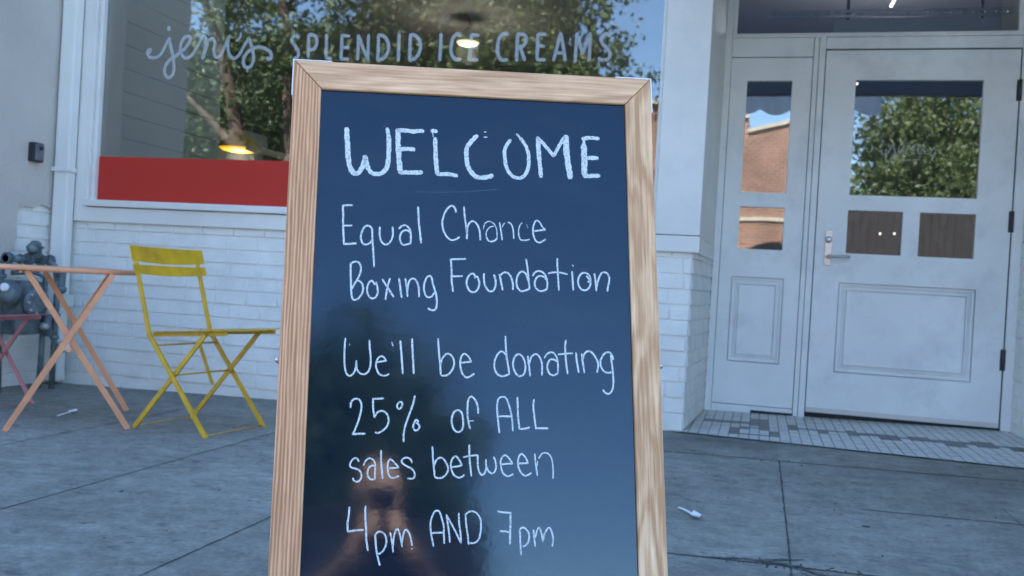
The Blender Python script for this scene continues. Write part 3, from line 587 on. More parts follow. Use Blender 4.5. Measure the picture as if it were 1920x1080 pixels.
def brick_panel(mb, o, u, length, zs, nrm, blen=.205, course=.0804, zref=.786, rnd=random.Random(2), ends=True, half=.5):
    """rows of real bricks on the plane through o along u, facing nrm; zs=(bottom, top)"""
    o, u, nrm = Vector(o), Vector(u).normalized(), Vector(nrm).normalized()
    k0 = math.floor((zs[0] - zref) / course)
    z = zref + k0 * course; k = k0
    while z < zs[1] - .01:
        s = -(blen * half if k % 2 else 0) + rnd.uniform(-.012, .012)
        if (k // 2) % 3 == 0: s -= .03
        while s < length - .004:
            L_ = blen * (.5 if rnd.random() < .07 else 1)
            a, c = max(s, 0), min(s + L_, length)
            z0, z1 = max(z, zs[0]), min(z + course, zs[1])
            if c - a > .012 and z1 - z0 > .012:
                g = .0022; d = .0085 + rnd.uniform(-.0022, .0022); e = .004
                a1, c1, z01, z11 = a + (g if a > 0 else 0), c - (g if c < length else 0), z0 + g + .0008, z1 - g
                tz = rnd.uniform(-.0014, .0014)
                fr = [(a1 + e, z01 + .001), (c1 - e, z01 + .001 + tz), (c1 - e, z11 - e + tz), (a1 + e, z11 - e)]
                bk = [(a1, z01), (c1, z01), (c1, z11), (a1, z11)]
                F = [mb.bm.verts.new(o + u * p + Vector((0, 0, q)) + nrm * (d * (1 if i_ < 2 else .45))) for i_, (p, q) in enumerate(fr)]
                B = [mb.bm.verts.new(o + u * p + Vector((0, 0, q)) - nrm * .004) for p, q in bk]
                f = mb.bm.faces.new(F); f.material_index = 0
                for i in range(4): mb.bm.faces.new((B[i], B[(i + 1) % 4], F[(i + 1) % 4], F[i])).material_index = 0
            s += L_
        z += course; k += 1
    o = o + nrm * .0012
    mb.face([o + Vector((0, 0, zs[0])), o + u * length + Vector((0, 0, zs[0])), o + u * length + Vector((0, 0, zs[1])), o + Vector((0, 0, zs[1]))], 1)

mb = MB()
brick_panel(mb, (-4.25, FY, 0), (1, 0, 0), 4.25 - .352, (-.1, 1.03), (0, -1, 0))
brick_panel(mb, (-.352, FY, 0), (.05, .97, 0), .975, (-.02, .99), (1, -.05, 0))
brick_panel(mb, (1.416, 5.87, 0), (.05, -.97, 0), .975, (-.02, 1.075), (-1, -.05, 0), half=.45)
brick_panel(mb, (1.466, FY, 0), (1, 0, 0), 5.0, (-.02, 1.0), (0, -1, 0))
mb.build("brick_base", [M_brickpaint, M_mortar], shop)

mb = MB()          # upper wall, carried up to the parapet, open at window and entry
mb.plate([-4.25, 6.5], [1.0, 6.35], [(-4.01, -.50, .5, 3.34), (-.40, 1.50, .5, 3.2)], FY + .02, FY + .22)
mb.box(-4.25, 6.5, 11.2, 11.4, -.3, 6.35)
mb.box(6.3, 6.5, FY + .221, 11.199, -.3, 6.35)
mb.box(-6.4, -6.2, FY + .23, 11.199, -.3, 6.35)
mb.box(-6.4, -4.251, FY + .03, FY + .22, -.3, 6.35)
mb.build("wall", M_paint, shop)
mb = MB(); mb.box(-6.3, 6.4, FY + .23, 11.19, 6.0, 6.15); mb.build("roof", M_intdark, shop)

mb = MB()          # timber post between window and entry, with its skirt board
mb.box(-.552, -.32, 4.87, 5.12, 1.066, 3.6, .004)
mb.box(-.554, -.318, 4.868, 5.12, .978, 1.062, .003)
mb.build("post", M_paint, shop)
mb = MB()          # boarded return of the recess on both sides
def wedge(mb, xa, xb, z0, z1, t):
    ya, yb = 5.121, 5.868
    v = [(xa, ya), (xb, yb), (xb + t, yb), (xa + t, ya)]
    lo = [mb.bm.verts.new((x, y, z0)) for x, y in v]; hi = [mb.bm.verts.new((x, y, z1)) for x, y in v]
    mb.bm.faces.new(lo[::-1]); mb.bm.faces.new(hi)
    for i in range(4): mb.bm.faces.new((lo[i], lo[(i + 1) % 4], hi[(i + 1) % 4], hi[i]))
wedge(mb, -.322, -.294, 1.066, 3.2, -.06); wedge(mb, -.319, -.291, .978, 1.062, -.06)
mb.build("return_wall", M_paint, shop)
mb = MB(); wedge(mb, 1.455, 1.412, 1.166, 3.2, .06); wedge(mb, 1.452, 1.409, 1.077, 1.162, .06)
mb.box(1.456, 1.72, 4.87, 5.118, 1.01, 3.2, .004)
mb.build("return_wall", M_paint, shop)
mb = MB(); mb.box(-.39, 1.49, FY + .23, 6.0, 3.205, 3.3); mb.build("soffit", M_paint, shop)

# ---- display window
win_o = MB()
win_o.plate([-4.127, -.553], [.994, 3.5], [(-4.034, -.56, 1.083, 3.36)], 4.872, 4.93)
wf = win_o.build("window", M_paint, shop, bevel=.004)
mb = MB()
mb.plate([-4.033, -.556], [1.10, 3.36], [(-4.006, -.572, 1.132, 3.33)], 4.895, 4.96)
mb.build("frame", M_paint, wf, bevel=.006)
mb = MB(); mb.box(-4.04, -.556, 4.852, 4.893, 1.088, 1.128, .006); mb.build("sill", M_paint, wf)
mb = MB(); mb.box(-4.01, -.565, 4.931, 4.939, 1.128, 3.34); mb.build("glass", M_glass, wf)
mb = MB(); mb.box(-4.0055, -.5725, 4.9265, 4.9275, 1.132, 1.402); mb.build("colour_band", M_red, wf)
ribbons(STROKES["WIN"], lambda p: (p.x, 4.928, p.y), .02).build("lettering", M_lett, wf)

# ---- door, sidelight and transom in the recess
DY = 5.87
fr = MB()          # fixed door frame: jambs, mullion, head rails
fr.box(-.296, -.257, DY - .012, DY + .08, .045, 3.2, .003)
fr.box(.225, .252, DY - .012, DY + .08, .06, 2.352, .003)
fr.box(.2545, .2905, DY - .022, DY + .08, .06, 2.352, .004)
fr.box(1.360, 1.413, DY - .012, DY + .08, .07, 3.2, .003)
fr.box(-.255, .2225, DY - .006, DY + .08, 2.228, 2.342, .003)
fr.box(.2925, 1.358, DY - .006, DY + .08, 2.274, 2.342, .003)
fr.box(-.256, 1.359, DY - .020, DY + .08, 2.3435, 2.3565, .003)
fr.box(-.255, .222, DY - .004, DY + .08, .05, .104, .003)
fr.build("door_frame", M_door, shop)

sd_ = MB()
SH = [(-.155, .109, 1.404, 2.085), (-.155, .109, 1.059, 1.315), (-.18, .130, .367, .887)]
sd_.plate([-.254, .222], [.108, 2.224], SH, DY + .002, DY + .045)
side = sd_.build("sidelight", M_door, shop, bevel=.003)
def moulded(mb, x0, x1, z0, z1, y):
    """sunk panel with a moulding ring and a raised field"""
    for (d, yy, w_) in ((.006, y + .004, .012), (.034, y + .007, .009)):
        mb.plate([x0 + d, x1 - d], [z0 + d, z1 - d], [(x0 + d + w_, x1 - d - w_, z0 + d + w_, z1 - d - w_)], yy, yy + .02)
    mb.box(x0, x1, y + .020, y + .030, z0, z1)
    mb.box(x0 + .048, x1 - .048, y + .008, y + .0195, z0 + .046, z1 - .046, .004)
mb = MB(); moulded(mb, *SH[2], DY); mb.build("panel", M_door, side, bevel=.0025)
for h in SH[:2]:
    mb = MB(); mb.box(h[0] - .004, h[1] + .004, DY + .020, DY + .026, h[2] - .004, h[3] + .004); mb.build("pane", M_dglass, side)

dr = MB()
DH = [(.472, 1.168, 1.406, 2.090), (.472, .777, 1.059, 1.316), (.869, 1.169, 1.059, 1.316), (.443, 1.192, .347, .883)]
dr.plate([.297, 1.352], [.099, 2.265], DH, DY, DY + .045)
door = dr.build("door", M_door, shop, bevel=.003)
mb = MB(); moulded(mb, *DH[3], DY); mb.build("panel", M_door, door, bevel=.0025)
for h in DH[:3]:
    mb = MB(); mb.box(h[0] - .004, h[1] + .004, DY + .018, DY + .024, h[2] - .004, h[3] + .004); mb.build("pane", M_dglass, door)
mb = MB(); mb.box(.30, 1.35, DY - .006, DY - .001, .100, .128, .002); mb.build("kick_strip", M_paint, door)
mb = MB(); mb.box(.295, 1.358, DY - .002, DY + .04, .045, .098); mb.build("gap_shadow", M_gap, shop)  # dark box put in for the shade in the gap under the door
mb = MB(); mb.box(-.02, .224, DY - .014, DY + .04, .045, .080); mb.build("gap_shadow", M_gap, shop)  # same dark strip, for the shade line below the sidelight
ribbons(STROKES["DOOR"], lambda p: (p.x, DY + .0172, p.y), .02).build("lettering", M_dlett, door)
hd = MB()
hd.box(.352, .392, DY - .006, DY - .0005, .985, 1.190, .002)
hd.lathe([(.0, .014), (.015, .014), (.019, .010), (.020, 0)][::-1], (.371, DY - .006, 1.135), (0, -1, 0))
hd.tube([(.372, DY - .006, 1.035), (.372, DY - .045, 1.035), (.384, DY - .055, 1.035), (.47, DY - .055, 1.036), (.486, DY - .050, 1.036), (.492, DY - .030, 1.036)], [.010, .009, .009, .0085, .0085, .008], 12)
hd.box(.354, .390, DY - .010, DY - .0055, .983, .992, .001)
hdl = hd.build("handle", M_metal, door)
for z in (2.03, 1.28, .49):
    mb = MB(); mb.tube([(1.356, DY - .010, z - .06), (1.356, DY - .010, z + .06)], .009, 10); mb.box(1.338, 1.352, DY - .003, DY - .0005, z - .06, z + .06); mb.build("hinge", M_dark, door)
mb = MB(); mb.box(1.3535, 1.359, DY + .01, DY + .03, .08, 2.27); mb.box(.291, .2965, DY + .01, DY + .03, .08, 2.27); mb.box(.294, 1.356, DY + .01, DY + .03, 2.266, 2.273)
mb.build("gap_seal", M_gap, door)

tm = MB(); tm.plate([-.256, 1.3585], [2.358, 3.2], [(-.234, 1.333, 2.372, 3.15)], DY, DY + .05)
trans = tm.build("transom", M_door, shop, bevel=.003)
mb = MB(); mb.box(-.236, 1.335, DY + .02, DY + .026, 2.370, 3.152); mb.build("pane", M_dglass, trans)

# ---- inside the shop
mb = MB()
mb.box(-6.2, 6.3, FY + .24, 11.19, -.05, .03); mb.build("interior_floor", M_intfloor, shop)
mb = MB(); mb.box(-6.19, 6.29, FY + .24, 11.19, 3.42, 3.5); mb.build("interior_ceiling", M_intmid, shop)
mb = MB()
for k in range(22):           # horizontal boards of the left-hand inner wall
    z = .05 + k * .152
    mb.box(-4.16, -4.10, FY + .225, 6.36, z, z + .147, .002)
mb.build("interior_board_wall", M_ship, shop)
mb = MB(); mb.box(-4.20, -4.165, FY + .225, 6.36, .03, 3.41); mb.box(-6.15, -6.10, FY + .24, 11.1, .03, 3.41); mb.box(-6.1, 6.2, 11.05, 11.15, .03, 3.41); mb.box(6.15, 6.2, FY + .24, 11.0, .03, 3.41)
mb.build("interior_wall", M_intdark, shop)

# ================================================================== THINGS FIXED TO OR INSIDE THE SHOP
a = empty("awning", (.53, 4.9, 2.5), "blue fabric awning with scalloped valance over the shop entry, seen mirrored in the door glass", "awning")
mb = MB(); b = bmesh.new()
vs = [b.verts.new(p) for p in ((-.36, 4.86, 3.32), (1.72, 4.86, 3.32), (1.72, 3.40, 2.52), (-.36, 3.40, 2.52))]
f = b.faces.new(vs)
mb.add(b); mb.build("fabric", M_awn, a)
mb = MB()
prev = None
for k in range(105):
    x = -.36 + 1.25 * k / 104; zb = 2.395 - .05 * abs(math.sin(math.pi * (x + .36) / .26)); y = 3.398 + .008 * math.sin(x * 60)
    cur = [mb.bm.verts.new(q) for q in ((x, y, 2.522), (x, y, zb))]
    if prev: mb.bm.faces.new((prev[0], prev[1], cur[1], cur[0]))
    prev = cur
mb.build("valance", M_val, a)
mb = MB()
for x in (-.34, 1.70): mb.tube([(x, 4.86, 2.62), (x, 3.42, 2.512)], .011); mb.tube([(x, 4.86, 3.30), (x, 3.42, 2.512)], .011)
mb.tube([(-.34, 3.42, 2.512), (1.70, 3.42, 2.512)], .011)
mb.build("frame", M_metal, a)

def lamp_light(loc, watts, col=(1, .86, .68)):
    ld = bpy.data.lights.new("lamp_light", 'POINT'); ld.energy = watts; ld.color = col; ld.shadow_soft_size = .12
    lo = bpy.data.objects.new("lamp_light", ld); C.objects.link(lo); lo.location = loc
def pendant(x, y, z, r, label, shade, glow):
    t = empty("pendant_lamp", (x, y, z), label, "lamp", "pendant lamps hanging in the shop")
    mb = MB(); mb.lathe([(r, 0), (r * .97, .035), (r * .5, .10), (.03, .13), (.02, .17)], (x, y, z)); mb.build("shade", shade, t)
    mb = MB(); mb.lathe([(.0, -.034), (r * .5, -.030), (r * .85, -.018), (r * .96, -.003)], (x, y, z)); mb.build("diffuser", glow, t)
    mb = MB(); mb.tube([(x, y, z + .16), (x, y, 3.42)], .004, 6); mb.build("cord", M_dark, t)
    lamp_light((x, y, z - .09), 1.6)
pendant(-4.68, 7.6, 1.845, .185, "yellow pendant lamp glowing just above the red band of the window", mat("yellow_enamel", (.75, .45, .03), .4, .05, 5), emit_mat("yellow_glow", (1, .58, .04), .24))
pendant(-3.01, 9.0, 3.165, .115, "pendant lamp with pale cream glow behind the window lettering", M_plastic, emit_mat("cream_glow", (1, .88, .58), .26))
def bulb(x, y, z, label):
    t = empty("ceiling_spot", (x, y, z), label, "lamp", "small bright spots inside the shop")
    mb = MB(); mb.lathe([(.0, -.013), (.007, -.009), (.010, 0), (.007, .009), (0, .013)], (x, y, z), n=12); mb.build("bulb", emit_mat("spot_glow", (1, .93, .8), .5), t)
    mb = MB(); mb.tube([(x, y, z + .011), (x, y, 3.42)], .003, 6); mb.build("cord", M_dark, t)
bulb(1.007, 9, 1.401, "left one of two tiny lights seen through the lower left pane of the door")
bulb(1.128, 9, 1.406, "right one of two tiny lights seen through the lower left pane of the door")
bulb(.734, 9, 2.755, "tiny light in the top left corner of the large door pane")
t = empty("tube_lamp", (.9, 8, 3.2), "thin slanted white tube light seen through the glass above the door", "lamp")
mb = MB(); mb.tube([(.872, 8, 3.155), (.93, 8, 3.285)], .013, 10); mb.build("tube", emit_mat("tube_glow", (1, .93, .8), .4), t)
mb = MB(); mb.tube([(.93, 8, 3.287), (.93, 8, 3.42)], .008, 8); mb.build("stem", M_dark, t)
lamp_light((.9, 8, 2.9), 4.0, (.86, .88, 1))

t = empty("air_curtain", (.87, 6.6, 2.55), "grey air curtain box with slotted top rail behind the glass above the door", "air curtain")
mb = MB(); mb.box(.364, 1.39, 6.6, 6.8, 2.50, 2.655, .008); mb.build("housing", mat("blue_grey_metal", (.62, .68, .74), .45, .05, 4), t)
mb = MB(); mb.plate([-.063, 1.46], [2.672, 2.722], [(-.04 + .068 * k, .0 + .068 * k, 2.688, 2.704) for k in range(22)], 6.6, 6.62); mb.build("slotted_rail", M_metal, t)
for x in (.46, 1.29): mb = MB(); mb.box(x - .01, x + .01, 6.68, 6.7, 2.65, 3.42); mb.build("hanger", M_dark, t)
t = empty("wall_cabinet", (-5.1, 8.0, 1.9), "grey wall cabinet with a pale wooden end inside the shop behind the window", "cabinet")
mb = MB(); mb.box(-5.235, -4.86, 8.0, 8.4, 1.905, 2.08, .005); mb.build("carcass", M_grey, t)
mb = MB(); mb.box(-5.40, -5.24, 7.99, 8.4, 1.925, 2.05, .005); mb.build("end_panel", M_wood, t)
mb = MB(); mb.box(-5.3, -4.9, 8.05, 8.4, .03, 1.90); mb.build("column", M_grey, t)
t = empty("wood_shelf", (-4.0, 7.2, 1.7), "thin pine shelf board seen edge on behind the window beside the chalkboard", "shelf")
mb = MB(); mb.bar((-4.22, 7.0, 1.765), (-3.80, 7.15, 1.69), .05, .25, (0, 1, 0)); mb.build("board", M_wood, t)
for x in (-4.1, -3.9): mb = MB(); mb.tube([(x, 7.1, 1.76 + (x + 4.1) * -.2), (x, 7.1, 3.42)], .008, 6); mb.build("hanger", M_dark, t)

# ---- neighbouring stucco building on the left, its side wall runs towards the street
nb = empty("stucco_building", (-6, 4.3, 0), "plain grey stucco building side wall at the left with a lock box on it", "building")
mb = MB(); b = bmesh.new()
ring = [(4.93, 1.065), (4.86, 1.075), (4.80, 1.06), (4.73, 1.078), (4.66, 1.05), (4.60, 1.055), (4.55, 1.04), (4.545, .95), (4.55, .86), (4.535, .80), (4.50, .765), (4.45, .73), (4.3, .71), (3.75, .72), (3.75, 7.0), (4.93, 7.0)]
f = b.faces.new([b.verts.new((-4.24, y, z)) for y, z in ring]); r = bmesh.ops.extrude_face_region(b, geom=[f]); bmesh.ops.translate(b, vec=(-.03, 0, 0), verts=[v for v in r["geom"] if isinstance(v, bmesh.types.BMVert)])
mb.add(b)
mb.box(-9, -4.271, 3.75, 3.95, -.3, 7.0); mb.box(-9, -4.3, 3.951, 4.9, 6.8, 7.0)
mb.build("wall", M_stucco, nb)
mb = MB(); brick_panel(mb, (-4.262, 3.76, 0), (0, 1, 0), 1.17, (-.25, 1.15), (1, 0, 0), rnd=random.Random(9)); mb.build("brick_base", [M_brickpaint, M_mortar], nb)

sky_block = empty("stucco_building", (3.4, 3.9, 0), "plain wing added out of view right of the shop entry to hold back sky light", "building")
mb = MB(); mb.box(2.25, 5.5, 2.7, 4.86, -.3, 5.6, .01); mb.build("wall", M_stucco, sky_block)  # unseen wing, added to keep sky light off the entry's side wall
mb = MB(); mb.box(2.22, 5.53, 2.67, 4.868, 5.603, 5.75, .01); mb.build("parapet", M_stucco, sky_block)
t = empty("downspout", (-4.17, 4.80, 0), "square white rainwater downpipe in the corner between stucco wall and window", "downpipe")
mb = MB(); mb.box(-4.222, -4.118, 4.795, 4.865, zg(-4.2) + .02, 7.0, .012); mb.build("pipe", M_down, t)
mb = MB(); mb.box(-4.236, -4.110, 4.786, 4.868, 1.287, 1.312, .004); mb.box(-4.256, -4.230, 4.80, 4.845, 1.287, 1.318, .004); mb.build("bracket", M_down, t)

t = empty("lock_box", (-4.2, 4.66, 1.32), "small black key lock box with grey face on the stucco wall", "lock box")
mb = MB(); mb.box(-4.241, -4.196, 4.60, 4.682, 1.322, 1.438, .010); mb.build("body", M_lockbox, t)
mb = MB(); mb.box(-4.200, -4.188, 4.609, 4.675, 1.332, 1.429, .006); fb = mb.build("face", M_lockface, t)
mb = MB(); mb.lathe([(.013, 0), (.012, .008), (.004, .010)], (-4.188, 4.645, 1.405), (1, 0, 0), 14); mb.build("dial", M_lockbox, t)

# ---- gas meter in the corner
t = empty("gas_meter", (-4.0, 4.5, 0), "dark blue grey gas meter with flanged pipes in the corner behind the peach table", "gas meter")
gz = zg(-4.1)
mb = MB()
mb.tube([(-4.06, 4.285, .742), (-4.06, 4.64, .742)], .021, 14)
for y, r_ in ((4.285, .034), (4.305, .034), (4.385, .030), (4.44, .036), (4.455, .036), (4.53, .034), (4.548, .034), (4.605, .030), (4.622, .034)): mb.lathe([(r_, 0), (r_, .011)], (-4.06, y, .742), (0, 1, 0), 8)
for y in (4.305, 4.455, 4.548):
    for k in range(4): a_ = .4 + k * 1.571; mb.lathe([(.006, -.016), (.006, .016)], (-4.06 + .028 * math.cos(a_), y, .742 + .028 * math.sin(a_)), (0, 1, 0), 6)
mb.tube([(-4.04, 4.58, .742), (-4.02, 4.62, .71), (-4.0, 4.625, .60), (-4.0, 4.62, .42), (-4.0, 4.62, gz)], .017, 12)
mb.tube([(-4.08, 4.32, .742), (-4.10, 4.30, .70), (-4.10, 4.30, .45), (-4.10, 4.32, gz)], .020, 12)
mb.tube([(-4.12, 4.40, .66), (-4.08, 4.52, .67), (-4.05, 4.58, .64), (-4.05, 4.58, .2), (-4.06, 4.58, gz)], .015, 10)
for z in (.66, .60, .41, .28): mb.lathe([(.026, 0), (.026, .022)], (-4.0, 4.622, z), n=8); mb.lathe([(.030, 0), (.030, .024)], (-4.10, 4.30, z - .03), n=8)
mb.build("pipe", M_iron, t)
mb = MB(); mb.lathe([(.0, .088), (.018, .086), (.030, .074), (.034, .058), (.048, .054), (.048, .044), (.036, .040), (.034, 0), (.030, -.02)][::-1], (-4.05, 4.49, .765), n=18)
mb.lathe([(.030, 0), (.030, .035), (.022, .048), (.0, .05)], (-4.03, 4.455, .805), (.5, -1, .1), 14)
mb.build("regulator", M_iron, t)
mb = MB(); mb.box(-4.20, -4.02, 4.36, 4.54, .31, .62, .022)
mb.lathe([(.078, 0), (.078, .012), (.070, .016), (.070, .034), (.078, .038), (.078, .05), (.05, .056)], (-4.02, 4.45, .50), (1, -.25, 0), 20)
mb.lathe([(.074, 0), (.074, .014), (.066, .018), (.060, .045), (.045, .06), (.0, .064)], (-4.06, 4.31, .55), (.5, -1, .1), 20)
mb.build("body", M_iron, t)
for k in range(8): a_ = k * .785; mb = MB(); mb.lathe([(.007, .03), (.007, .058)], (-4.02, 4.45 + .062 * math.cos(a_), .50 + .062 * math.sin(a_)), (1, -.25, 0), 6); mb.build("bolt", M_iron2, t)
mb = MB(); mb.lathe([(.024, 0), (.024, .008), (.012, .010)], (-4.02, 4.248, .582), (.5, -1, .1), 18); mb.build("index_glass", mat("dial_reflection", (.75, .8, .82), .25, .05, 9), t)  # index disc, with a white reflection put into its pale colour
mb = MB(); mb.tube([(-3.98, 4.63, .69), (-3.98, 4.63, .55)], [.026, .022], 12); mb.lathe([(.033, 0), (.034, .02), (.033, .03)], (-3.98, 4.63, .56), n=6); mb.build("valve", M_iron, t)
mb = MB(); mb.tube([(-4.0, 4.56, .42), (-4.0, 4.56, .30)], [.026, .020], 10); mb.box(-4.012, -3.988, 4.53, 4.60, .418, .430, .003); mb.build("valve", M_iron, t)
mb = MB(); mb.box(-3.985, -3.975, 4.645, 4.735, .47, .545, .004); mb.build("tag_plate", mat("pale_green_plate", (.50, .58, .50), .5, .1, 12), t)
mb = MB(); mb.lathe([(.034, 0), (.036, .012), (.026, .02), (.024, .05), (.030, .055)], (-3.975, 4.66, .235), (.8, -.6, .2), 14); mb.build("fitting", M_iron2, t)
mb = MB(); mb.lathe([(.022, 0), (.025, .02), (.012, .05)], (-4.0, 4.52, .36), (1, -.3, 0), 10)
mb.build("fitting", M_iron2, t)

# ================================================================== FURNITURE
def make_chair(name, label, paint, loc, rotz):
    """folding slatted chair, x forward, legs crossing on both sides"""
    t = empty(name, loc, label, "chair", "folding bistro chairs", rotz)
    HW = .200
    for s in (-1, 1):
        y = s * HW; yi = s * (HW - .016)
        mb = MB()
        mb.bar((.215, y, 0), (-.14, y, .43), .021, .010, (0, 1, 0))
        mb.bar((-.137, y, .422), (-.262, y, .818), .020, .010, (0, 1, 0))
        mb.build("front_leg", paint, t, local=True)
        mb = MB(); mb.bar((-.215, yi, 0), (.165, yi, .452), .021, .010, (0, 1, 0)); mb.lathe([(.010, 0), (.010, .012), (.006, .016)], (0, y - s * .008, .2575), (0, s, 0), 10)
        mb.build("rear_leg", paint, t, local=True)
    mb = MB()
    mb = None
    for x, z, r_ in ((.204, .012, .0024), (-.204, .012, .0024), (0, .2575, .004), (-.10, .384, .004)):
        mb = MB(); mb.tube([(x, -HW, z), (x, HW, z)], r_, 8); mb.build("stretcher", paint, t, local=True)
    mb = MB(); mb.bar((-.06, .03, .40), (.02, .05, .20), .016, .006, (0, 1, 0)); mb.build("fold_link", paint, t, local=True)
    mb = MB()
    for s in (-1, 1): mb.bar((-.145, s * (HW - .03), .428), (.27, s * (HW - .03), .462), .018, .008, (0, 1, 0))
    for k in range(7):
        x = -.118 + k * .0605
        z = .441 + (x + .14) * .083
        n = 8; prev = None
        for i in range(n + 1):
            yy = -HW - .005 + (2 * HW + .01) * i / n
            dz = -.006 * (1 - (2 * i / n - 1) ** 2)
            cur = [mb.bm.verts.new(q) for q in ((x - .025, yy, z - .002 + dz), (x + .025, yy, z + .0022 + dz), (x + .025, yy, z + .0062 + dz), (x - .025, yy, z + .002 + dz))]
            if prev:
                for q in range(4): mb.bm.faces.new((prev[q], prev[(q + 1) % 4], cur[(q + 1) % 4], cur[q]))
            else: mb.bm.faces.new(cur[::-1])
            prev = cur
        mb.bm.faces.new(prev)
    mb.build("seat", paint, t, local=True)
    def back_slat(z0, z1, curve):
        mb = MB(); n = 14; prev = None
        for i in range(n + 1):
            u = 2 * i / n - 1; yy = u * .234
            bow = -.020 * (1 - u * u)
            drop = curve * (1 - u * u)
            x_ = lambda z: -.136 - (z - .43) * .318 + bow + .008
            za, zb = z0 - drop, z1 - drop * .25
            cur = [mb.bm.verts.new(q) for q in ((x_(za), yy, za), (x_(zb), yy, zb), (x_(zb) + .004, yy, zb), (x_(za) + .004, yy, za))]
            if prev:
                for q in range(4): mb.bm.faces.new((prev[q], prev[(q + 1) % 4], cur[(q + 1) % 4], cur[q]))
            else: mb.bm.faces.new(cur[::-1])
            prev = cur
        mb.bm.faces.new(prev)
        return mb
    back_slat(.760, .828, .012).build("back_slat", paint, t, local=True, smooth=False)
    back_slat(.704, .743, .011).build("back_slat", paint, t, local=True)
    return t
cx, cy = -2.479, 3.82
make_chair("folding_chair", "mustard yellow folding slatted chair standing beside the peach table", M_yellow, (cx, cy, zg(cx) - .001), rad(-8))
cx, cy = -3.86, 3.887
make_chair("folding_chair", "pink folding slatted chair at the left edge, partly behind the peach table", M_pink, (cx, cy, zg(cx) - .001), rad(-8))

t = empty("bistro_table", (-3.17, 3.70, zg(-3.17)), "round peach bistro table with crossed legs beside the yellow chair", "table")
mb = MB(); mb.lathe([(.0, .700), (.325, .700), (.330, .704), (.330, .716), (.326, .720), (.0, .720)], (-3.17, 3.70, 0), n=72)
mb.build("tabletop", M_peach, t)
for a_, b_, sd2 in (((-3.115, 3.333), (-2.805, 3.58, .701), (-.6, .8, 0)), ((-2.719, 3.628), (-3.105, 3.40, .701), (-.55, .83, 0)), ((-3.079, 4.093), (-3.46, 3.90, .701), (-.5, .86, 0)), ((-3.455, 3.766), (-3.107, 3.95, .701), (-.5, .86, 0))):
    mb = MB(); mb.bar((a_[0], a_[1], zg(a_[0]) + .001), b_, .024, .012, sd2, bev=.002); mb.build("leg", M_peach, t)
mb = MB(); mb.lathe([(.013, 0), (.013, .012), (.008, .016)], (-2.927, 3.478, .360), (.5, -.85, 0), 12); mb.build("pivot_bolt", M_peach, t)
for a_, b_ in (((-2.93, 3.485, .36), (-3.28, 3.93, .36)), ((-3.12, 3.38, .694), (-3.45, 3.88, .694)), ((-2.81, 3.59, .694), (-3.11, 3.94, .694))):
    mb = MB(); mb.tube([a_, b_], .005, 8); mb.build("stretcher", M_peach, t)

def spoon(p0, p1, label):
    """plastic tasting spoon; p0 handle end, p1 bowl end"""
    a, b_ = Vector((p0[0], p0[1], zg(p0[0]) + .004)), Vector((p1[0], p1[1], zg(p1[0]) + .006))
    t = empty("plastic_spoon", a, label, "spoon", "white plastic spoons dropped on the pavement")
    d = (b_ - a); L_ = d.length; d.normalize(); n_ = Vector((0, 0, 1)); s = d.cross(n_).normalized()
    mb = MB(); prev = None
    for i in range(13):
        q = .62 * i / 12; w_ = .0052 - .0012 * q; h = .0055 + .003 * math.sin(q * 4)
        c_ = a + d * L_ * q + n_ * (h - .004)
        cur = [mb.bm.verts.new(c_ + s * e + n_ * g) for e, g in ((-w_, 0), (w_, 0), (w_, .0022), (-w_, .0022))]
        if prev:
            for k in range(4): mb.bm.faces.new((prev[k], prev[(k + 1) % 4], cur[(k + 1) % 4], cur[k]))
        else: mb.bm.faces.new(cur)
        prev = cur
    mb.bm.faces.new(prev); mb.build("handle", M_plastic, t)
    mb = MB(); rows = []
    for i in range(11):
        q = i / 10; w_ = .0170 * math.sin(math.pi * min(1, .12 + q * .86)) ** .7
        row = []
        for j in range(7):
            u = 2 * j / 6 - 1
            z = .0015 + .009 * (u * u * .8 + (2 * q - 1) ** 2 * .5)
            row.append(mb.bm.verts.new(a + d * L_ * (.60 + .40 * q) + s * u * w_ + n_ * z))
        rows.append(row)
    fs = [mb.bm.faces.new((A[j], A[j + 1], B[j + 1], B[j])) for A, B in zip(rows, rows[1:]) for j in range(6)]
    r = bmesh.ops.extrude_face_region(mb.bm, geom=fs); bmesh.ops.translate(mb.bm, vec=(0, 0, .0018), verts=[v for v in r["geom"] if isinstance(v, bmesh.types.BMVert)])
    mb.build("bowl", M_plastic, t, smooth=True)
spoon((-0.221, 3.14), (-0.146, 3.007), "white plastic spoon lying on the pavement to the right of the chalkboard")
spoon((-3.216, 3.766), (-3.243, 3.93), "white plastic spoon lying on the pavement under the peach table")

# ================================================================== SANDWICH BOARD
dh, dv, nn = Vector((.92579, .37673, .03141)), Vector((-.11311, .19676, .97391)), Vector((.36072, -.90518, .22477))
H = 1.107                                   # length of the leaf
BW = .611
orig = Vector((-.7743, 1.4098, 1.124)) - dv * H
BM_ = Matrix((dh, -nn, dv)).transposed().to_4x4(); BM_.translation = orig     # local x right, y into the board, z up the leaf
sb = empty("sandwich_board", None, "wooden framed black sandwich board with white chalk writing in the foreground", "sandwich board", matrix=BM_)
ST, RT = .0465, .0490
def mitred(mb, P, y0, y1, bev=.0018):
    b = bmesh.new()
    lo = [b.verts.new((x, y0, z)) for x, z in P]; hi = [b.verts.new((x, y1, z)) for x, z in P]
    b.faces.new(lo); b.faces.new(hi[::-1])
    for i in range(4): b.faces.new((lo[i], hi[i], hi[(i + 1) % 4], lo[(i + 1) % 4]))
    bmesh.ops.recalc_face_normals(b, faces=b.faces[:])
    bmesh.ops.bevel(b, geom=b.edges[:], offset=bev, segments=2, profile=.6, affect='EDGES')
    mb.add(b)
e = .0003
